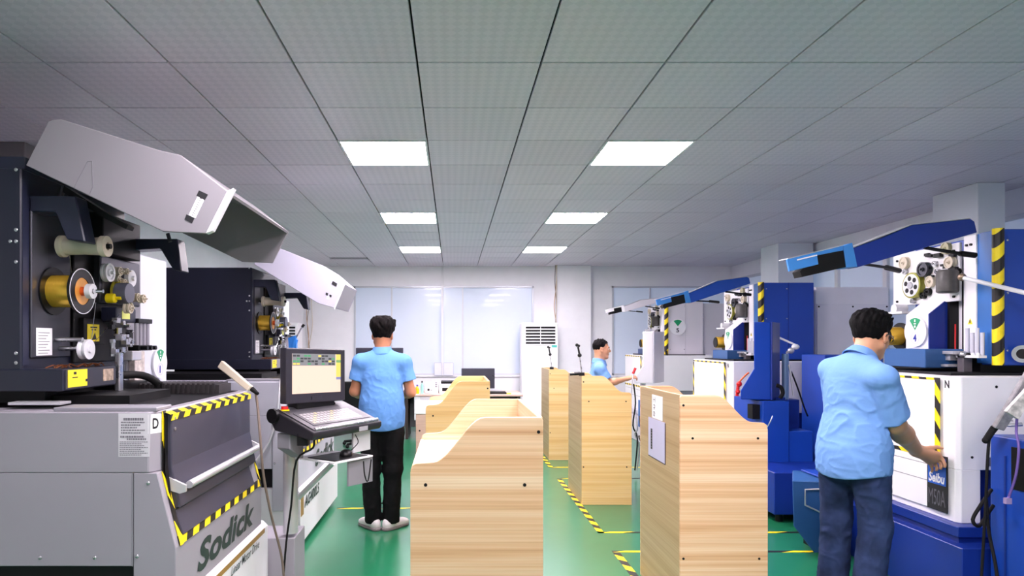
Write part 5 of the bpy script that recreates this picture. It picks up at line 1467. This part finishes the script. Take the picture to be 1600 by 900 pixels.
def hair(root, hc, fr, mat, sc, thick, hl, hstep=.004, seed=1., tufts=0):
    """cap of hair: hl = list of (forward, height) hairline knots"""
    r,f,u = fr; hc = Vector(hc); R = np.array([[r[i],f[i],u[i]] for i in range(3)])
    c = hc + (f*-.014 + u*.038)*sc
    S = SDF(np.array(c)-.16*sc, np.array(c)+.16*sc, hstep)
    fk = np.array([q[0] for q in hl])*sc; hk = np.array([q[1] for q in hl])*sc
    def ex(d,x,y,z):
        y0 = y-.014*sc; z0 = z+.038*sc
        tuft = .5*np.sin(150*x+60*y+seed+2*np.sin(40*z))*np.sin(120*y-50*z+1.3*seed)+.5*np.sin(60*z+70*x*1.1+seed*3)*np.sin(110*y+seed)
        top = np.clip((z0-.02)/(.09*sc),0,1)
        d2 = d - thick*sc*(.18+.82*top) - .009*sc*tuft*(.35+top)
        line = np.interp(y0, fk, hk)
        return np.maximum(d2, (line - z0)*.8 + .004*tuft)
    S.ell(c,(.0765*sc,.097*sc,.083*sc),R,0,'add',ex)
    rnd = random.Random(int(seed*10))
    for k in range(tufts):
        a = rnd.uniform(0,2*math.pi); el = rnd.uniform(.75,1.5)
        d = (r*math.cos(a)*math.cos(el)+f*math.sin(a)*math.cos(el)+u*math.sin(el))
        base = c + r*(.080*math.cos(a)*math.cos(el)) + f*(.100*math.sin(a)*math.cos(el)) + u*(.088*math.sin(el))
        tng = (r*rnd.uniform(-1,1)+f*rnd.uniform(-.6,1)).normalized()
        S.cap(base, base+d*(thick*sc*.55+.003)+tng*.030, .016*sc, .006*sc, .012)
    return S.obj('hair', mat, root, 1)

def finger(S, pts, r0, r1, k=.004):
    n = len(pts)-1
    for i in range(n):
        S.cap(pts[i], pts[i+1], r0+(r1-r0)*i/n, r0+(r1-r0)*(i+1)/n, k)

def hand(S, wrist, dirn, palm_n, thumb_side, sc=1.0, curl=.5):
    """relaxed hand: dirn = along the fingers, palm_n = out of the palm, thumb_side = towards the thumb"""
    w = Vector(wrist); d = Vector(dirn).normalized(); n = Vector(palm_n).normalized(); t = Vector(thumb_side).normalized()
    S.cap(w, w+d*.03*sc, .026*sc, .028*sc, .015)
    for a in (-.024,-.008,.008,.024): S.cap(w+d*.02*sc+t*a*.6*sc, w+d*.085*sc+t*a*1.15*sc, .017*sc, .0125*sc, .012)
    L = [.064,.076,.082,.074]
    for i, a in enumerate((-.030,-.010,.010,.029)):
        p = w+d*.088*sc+t*a*sc; pts = [p]; ang = curl*.45; q = p
        for j in range(3):
            dd = d*math.cos(ang)+n*math.sin(ang); q = q+dd*L[i]*sc*(.44,.32,.24)[j]; pts.append(q); ang += curl*.62
        finger(S, pts, .0095*sc, .0072*sc)
    b = w+d*.028*sc+t*.022*sc
    finger(S, [b, b+(d*.6+t*.7+n*.25).normalized()*.042*sc, b+(d*.6+t*.7+n*.25).normalized()*.042*sc+(d*.85+t*.35+n*.35).normalized()*.034*sc, b+(d*.6+t*.7+n*.25).normalized()*.042*sc+(d*.85+t*.3+n*.4).normalized()*.060*sc], .0135*sc, .0085*sc, .008)

def person(name_label, J, yaw, headspec, cloth, opt):
    """J: joint dictionary in room coordinates"""
    sc = opt.get('sc',1.0); hstep = opt.get('h',.006)
    root = thing('person', name_label, 'person', (J['pel'][0], J['pel'][1], 0), 0)
    V = {k: Vector(v) for k, v in J.items()}
    r = Vector((math.cos(yaw),-math.sin(yaw),0)); f = Vector((math.sin(yaw),math.cos(yaw),0)); up = Vector((0,0,1))
    Rb = np.array([[r[i],f[i],up[i]] for i in range(3)])
    allp = np.array([list(v) for v in V.values()])
    lo = allp.min(0)-.16; hi = allp.max(0)+.22; lo[2] = 0.0
    # body
    S = SDF(lo, hi, hstep)
    ch = V['chest']; pel = V['pel']; nk = V['neck']
    S.ell(ch, (.125*sc,.080*sc,.17*sc), Rb, .05); S.ell(pel, (.125*sc,.085*sc,.14*sc), Rb, .05); S.cap(ch, pel, .085*sc, .085*sc, .05)
    S.cap(V['shL']-up*.02, V['shR']-up*.02, .040*sc, .040*sc, .04); S.cap(ch, nk, .06*sc, .056*sc, .04)
    for s_ in 'LR':
        aw = opt.get('armw',1.0)*sc
        S.cap(V['sh'+s_]-up*.015, V['el'+s_], .040*sc, .042*aw, .03)
        m = V['el'+s_].lerp(V['wr'+s_], .35)
        S.cap(V['el'+s_], m, .042*aw, .042*aw, .02); S.cap(m, V['wr'+s_], .042*aw, .027*aw, .02)
        S.cap(V['hip'+s_], V['kn'+s_], .075*sc, .052*sc, .04); S.cap(V['kn'+s_], V['an'+s_], .052*sc, .036*sc, .03)
        S.cap(V['an'+s_], V['an'+s_]+f*.14*sc+Vector((0,0,-.04*sc)), .036*sc, .03*sc, .03)
    fr = head_frame(*headspec['rot'])
    h, R = add_head(S, V['head'], fr, nk, headspec.get('sc',1.0))
    for s_ in 'LR':
        hd = opt['hand'+s_]
        if callable(hd): hd(S)
        else: hand(S, V['wr'+s_], *hd[:3], sc=sc, curl=hd[3])
    S.obj('body', opt['skin'], root, 2)
    face_parts(root, h, headspec.get('sc',1.0))
    hair(root, V['head'], fr, headspec['hair'], headspec.get('sc',1.0), headspec['thick'], headspec['line'], seed=headspec.get('seed',1.), tufts=headspec.get('tufts',0))
    # shirt
    fo = folds(.55*opt.get('fold',.010), seed=opt.get('seed',0.), tilt=opt.get('tilt',(4.,3.)))
    lo2 = lo.copy(); lo2[2] = min(V['hipL'].z,V['hipR'].z)-.35
    S = SDF(lo2, hi, hstep)
    g = opt.get('girth',1.0)
    S.ell(ch, (.166*sc*g,.112*sc*g,.20*sc), Rb, .05)
    S.cap(V['shL']-up*.012, V['shR']-up*.012, .054*sc, .054*sc, .05)
    for s_ in 'LR': S.cap(nk-up*.035, V['sh'+s_]-up*.005, .055*sc, .056*sc, .05)
    S.cap(ch, nk-up*.02, .09*sc, .060*sc, .05)
    bl = V.get('belly', ch.lerp(pel,.55))
    S.ell(bl, (.166*sc*g,.128*sc*g,.20*sc), Rb, .08)
    hm = opt['hem']
    S.ell(Vector((pel.x,pel.y,hm+.10)), (.190*sc*g,.152*sc*g,.26*sc), Rb, .08)
    def hemcut(d,X,Y,Z):
        lat = (X-pel.x)*r.x+(Y-pel.y)*r.y; fw = (X-pel.x)*f.x+(Y-pel.y)*f.y
        hz = hm + .9*np.minimum(lat*lat,.05) - opt.get('hemtilt',0)*lat + opt.get('hemf',0.)*fw
        amp = np.clip((V['neck'].z-.06-Z)/.12,0,1)
        d = d - fo(X,Y,Z)*amp
        d = np.maximum(d, hz-Z)
        return np.maximum(d, -(d+.010) if False else d)
    S.warp(hemcut)
    for s_ in 'LR':
        a = V['sh'+s_]; b = V['el'+s_]; fr_ = opt.get('sleeve',.72)
        e = a.lerp(b, fr_); ax = (b-a).normalized()
        cutn = ax + Vector(opt.get('cuff',(0,0,0)))
        S.cap(a+ax*.01, b, .060*sc, .074*sc*opt.get('slw',1.0), opt.get('slk',.03), 'add', cut=[(e, cutn)], fold=folds(.005, 40., 2.+ord(s_), (5,2)))
        S.cap(e-ax*.05, b+ax*.05, .050*sc, .060*sc*opt.get('slw',1.0), .003, 'sub')
    S.obj('shirt', cloth['shirt'], root, 1)
    # collar: a standing band with a folded leaf
    ax = (h(0,-.02,-.06)-nk).normalized()
    cc_ = nk + ax*.010 + f*-.004
    b = B()
    prof = [(.064,-.1),(.068,.5),(.066,1.0),(.070,1.02),(.082,.25),(.090,-.25),(.086,-.3),(.072,.2),(.064,-.1)]
    n0 = len(b.v); b.lathe([(q[0]*sc*1.0,q[1]) for q in prof], cc_-ax*.012, cc_+ax*.030, 32)
    # front opens lower: slope the collar towards the throat
    b.v = [tuple(Vector(p) - up*max(0,(Vector(p)-cc_).dot(f))*.35 + f*max(0,(Vector(p)-cc_).dot(f))*.15) for p in b.v]
    b.obj('collar', cloth['shirt'], root, smooth=60)
    # trousers
    lo3 = lo.copy(); hi3 = hi.copy(); hi3[2] = pel.z+.25
    S = SDF(lo3, hi3, hstep*1.1)
    S.ell(pel-up*.01, (.156*sc*g,.118*sc*g,.16*sc), Rb, .05)
    ft = folds(.006, 30., 5.)
    for s_ in 'LR':
        S.cap(V['hip'+s_].lerp(V['kn'+s_],.22), V['kn'+s_], .094*sc, .074*sc, .05, fold=ft); S.cap(V['kn'+s_], V['an'+s_], .074*sc, opt.get('cuffr',.062)*sc, .03, fold=folds(.007,44.,7.+ord(s_)))
    wa = pel.z+.14; hemz = opt.get('trh',.055)
    S.warp(lambda d,X,Y,Z: np.maximum(np.maximum(d, Z-wa), hemz-Z))
    S.obj('trousers', cloth['trousers'], root, 1)
    # shoes
    for s_ in 'LR':
        dr = Vector(opt.get('toe'+s_, f)).normalized(); an = V['an'+s_]; hx = Vector((an.x,an.y,0)) - dr*.05*sc
        sd = Vector((dr.y,-dr.x,0)); Rs = np.array([[sd[i],dr[i],up[i]] for i in range(3)])
        mlo = np.array(hx)-.16; mhi = np.array(hx)+.34; mlo[:2] = np.array(hx)[:2]-.34; mlo[2] = -.01; mhi[2] = .16
        S = SDF(mlo, mhi, .006)
        S.ell(hx+dr*.005+up*.045,(.036,.042,.046),Rs,.03); S.ell(hx+dr*.11+up*.036,(.042,.085,.040),Rs,.04); S.ell(hx+dr*.185+up*.030,(.044,.060,.030),Rs,.03)
        S.cap(hx+dr*.03+up*.06, hx+dr*.035+up*.10, .040, .040, .03); S.ell(hx+dr*.037+up*.125,(.034,.036,.03),Rs,.0,'sub')
        S.warp(lambda d,X,Y,Z: np.maximum(d, .014-Z))
        so = S.obj('shoe', cloth['shoe'], root, 1)
        S = SDF(mlo, mhi, .006)
        S.cap(hx+up*.012+dr*.0, hx+dr*.19+up*.012, .040, .046, .02); S.ell(hx+dr*.10+up*.012,(.044,.13,.02),Rs,.03)
        S.warp(lambda d,X,Y,Z: np.maximum(np.maximum(d, Z-.024), .001-Z))
        S.obj('sole', cloth['sole'], so, 0)
        b = B()
        for q in range(4): 
            c0 = hx+dr*(.075+.025*q)+up*(.098-.010*q); b.tube([c0-sd*.02, c0+up*.006, c0+sd*.02], .003, 5)
        b.obj('laces', paper, so, kind='stuff')
    return root, h, V

LINE_SHORT = [(-.14,-.060),(-.07,-.052),(-.035,-.020),(-.012,-.012),(.004,.010),(.030,.030),(.045,.070),(.08,.078),(.14,.085)]
# man at the far aisle, seen from behind
cx = -.571; y = 5.2
p1, h1, V1 = person('man in light blue shirt and black trousers, standing with his back turned',
  dict(head=(cx,5.24,1.556), neck=(cx,5.215,1.425), chest=(cx,5.20,1.24), pel=(cx,5.20,.92), shL=(cx-.170,5.20,1.350), shR=(cx+.170,5.20,1.347),
       elL=(cx-.222,5.22,1.105), elR=(cx+.228,5.22,1.10), wrL=(cx-.17,5.45,1.05), wrR=(cx+.17,5.44,1.06), hipL=(cx-.088,5.2,.88), hipR=(cx+.088,5.2,.88),
       knL=(cx-.092,5.19,.49), knR=(cx+.090,5.19,.49), anL=(cx-.075,5.21,.085), anR=(cx+.072,5.21,.085)),
  0.0, dict(rot=(0.05,-.12), hair=hair_b, thick=.046, line=[(-.14,-.090),(-.07,-.084),(-.04,-.045)]+LINE_SHORT[3:], seed=1., tufts=30),
  dict(shirt=shirt_s, trousers=trou_m, shoe=shoe_m, sole=sole_m),
  dict(skin=skin2, hem=.80, sc=1.0, h=.006, girth=.98, fold=.010, seed=1.2, handL=((.35,.9,-.1),(0.3,-.1,-.95),(.9,-.3,.2),.5), handR=((-.35,.9,-.1),(-.3,-.1,-.95),(-.9,-.3,.2),.5),
       toeL=(-.62,.78,0), toeR=(.62,.78,0), sleeve=.62, trh=.05, cuffr=.066, slw=1.05))
# man in jeans at the machine on the right
yawR = math.radians(72)
rr = Vector((math.cos(yawR),-math.sin(yawR),0)); ff = Vector((math.sin(yawR),math.cos(yawR),0))
C0 = Vector((2.30,3.70,0))
def at(a,b,z): return tuple(C0 + rr*a + ff*b + Vector((0,0,z)))
def grip_hand(S):
    w = Vector((2.714,3.79,.868)); px = lambda a,b_,Y: W(1260+a*.2444, 680+b_*.2444, Y)
    kn = [px(845,120,3.785), px(832,140,3.80), px(812,160,3.82), px(790,178,3.84)]
    for q in kn: S.cap(w, q, .028, .0145, .018)
    S.cap(w, (kn[0]+kn[3])*.5, .032, .021, .02)
    pw = lambda a,b_,x=2.864: WX(1260+a*.2444, 680+b_*.2444, x)
    tips = [[kn[0], pw(872,158), pw(884,185), pw(884,203)], [kn[1], pw(852,172), pw(862,198), pw(858,216)],
            [kn[2], pw(828,188), pw(836,212), pw(830,226)], [kn[3], pw(800,202,2.85), pw(806,222), pw(800,234)]]
    for k, q in enumerate(tips): finger(S, q, .0112-.0006*k, .0088-.0005*k, .005)
    finger(S, [w+Vector((.02,-.01,.01)), px(795,82,3.80), px(835,76,3.795), px(868,84,3.78)], .0145, .0088, .008)
pR, hR, VR = person('man with glasses in light blue shirt and jeans touching the white machine door',
  dict(head=(2.418,3.742,1.532), neck=(2.340,3.712,1.410), chest=at(0,.0,1.23), belly=at(0,.02,1.03), pel=at(0,-.02,.90), shL=at(-.160,0,1.345), shR=at(.212,-.05,1.318),
       elL=at(-.19,.12,1.06), elR=(2.425,3.555,1.050), wrL=at(-.12,.34,1.0), wrR=(2.714,3.79,.868), hipL=at(-.10,-.02,.86), hipR=at(.10,-.02,.86),
       knL=at(-.115,-.01,.48), knR=at(.10,.03,.48), anL=at(-.115,-.04,.085), anR=at(.10,-.03,.085)),
  yawR, dict(rot=(math.radians(62),-.20), hair=hair_m, thick=.032, line=[(-.14,-.100),(-.07,-.092),(-.045,-.050),(-.022,.0),(.0,.012),(.024,.016),(.036,.050),(.08,.070),(.14,.075)], seed=4., sc=1.06, tufts=34),
  dict(shirt=shirt_m, trousers=jean_m, shoe=M('dark_shoe',(40,38,40),.5), sole=sole_m),
  dict(skin=skin, hem=.735, sc=1.06, h=.0055, girth=1.03, fold=.013, armw=1.25, slk=.016, seed=3.1, handL=(tuple(ff+Vector((0,0,-.1))),(0,0,-1),tuple(rr),.5), handR=grip_hand, sleeve=.80, cuff=(.25,.2,.15), slw=1.16, cuffr=.078))
# glasses
gl = B(); dkf = M('spectacle_frame',(24,20,22),.3)
for s_ in (-1,1):
    c = hR(s_*.033,.108,.004); rr_ = (hR(1,0,0)-hR(0,0,0)).normalized(); uu_ = (hR(0,0,1)-hR(0,0,0)).normalized()
    ring = [c + rr_*(.025*math.cos(a)) + uu_*(.017*math.sin(a)) for a in [2*math.pi*k/16 for k in range(17)]]
    gl.tube(ring, .0024, 6, smooth=0); gl.tube([hR(s_*.058,.106,.010), hR(s_*.084,.05,.010), hR(s_*.086,-.005,.012), hR(s_*.084,-.02,-.004)], .0030, 6)
gl.tube([hR(-.010,.110,.008), hR(0,.114,.010), hR(.010,.110,.008)], .0022, 6)
go = gl.obj('glasses', dkf, pR, smooth=60)
# jeans pocket and seam
B().tube([VR['hipR'].lerp(VR['knR'],.42)+rr*.082, VR['hipR'].lerp(VR['knR'],.5)+rr*.078-ff*.0, VR['knR']+rr*.072, VR['knR'].lerp(VR['anR'],.6)+rr*.07], .0035, 6).obj('trouser_seam', M('denim_seam',(70,84,116),.8), pR, smooth=60)
# man in profile behind the middle stands
yawM = math.radians(97)
CM = Vector((1.640,7.2,0)); rm = Vector((math.cos(yawM),-math.sin(yawM),0)); fm2 = Vector((math.sin(yawM),math.cos(yawM),0))
def am(a,b,z): return tuple(CM + rm*a + fm2*b + Vector((0,0,z)))
pM, hM, VM = person('man with cropped black hair seen in profile, reaching to the white control box',
  dict(head=am(0,.010,1.424), neck=am(0,-.015,1.285), chest=am(0,-.02,1.09), pel=am(0,-.03,.80), shL=am(-.165,-.02,1.215), shR=am(.165,-.02,1.215),
       elL=am(-.19,.02,.93), elR=am(.19,.065,1.06), wrL=am(-.15,.20,.86), wrR=am(.13,.265,1.105), hipL=am(-.085,-.03,.76), hipR=am(.085,-.03,.76),
       knL=am(-.09,0,.42), knR=am(.09,0,.42), anL=am(-.08,-.02,.08), anR=am(.08,-.02,.08)),
  yawM, dict(rot=(yawM,-.04), hair=hair_m, thick=.008, line=[(-.14,-.046),(-.07,-.040),(-.035,-.010),(-.012,.010),(.004,.020),(.030,.034),(.045,.072),(.08,.078),(.14,.085)], seed=2., sc=.89),
  dict(shirt=shirt_m, trousers=jean_m, shoe=MATS['dark_shoe'], sole=sole_m),
  dict(skin=skin, hem=.68, sc=.90, h=.006, fold=.008, seed=5., handL=(tuple(fm2),(0,0,-1),tuple(rm),.5), handR=((.92,-.05,.25),(0,.3,-.95),(.1,.9,.35),.95), sleeve=.78))
pen = thing('red_stylus', 'red and white stylus held by the man in profile at the white control box', 'tool', W(988,590,7.03))
B().cyl(W(989,584,6.98), W(993,575,6.98), .014, n=12).obj('grip', red, pen, smooth=40)
B().cyl(W(993,575,6.98), W(1000,563,6.98), .006, .004, n=8).obj('tip', white_plastic, pen, smooth=40)
B().tube([W(989,584,6.97),W(988,598,6.95),W(986,625,6.95),W(984,660,6.98),W(986,700,7.0)],.006,6).obj('cable', alu, pen, smooth=60)
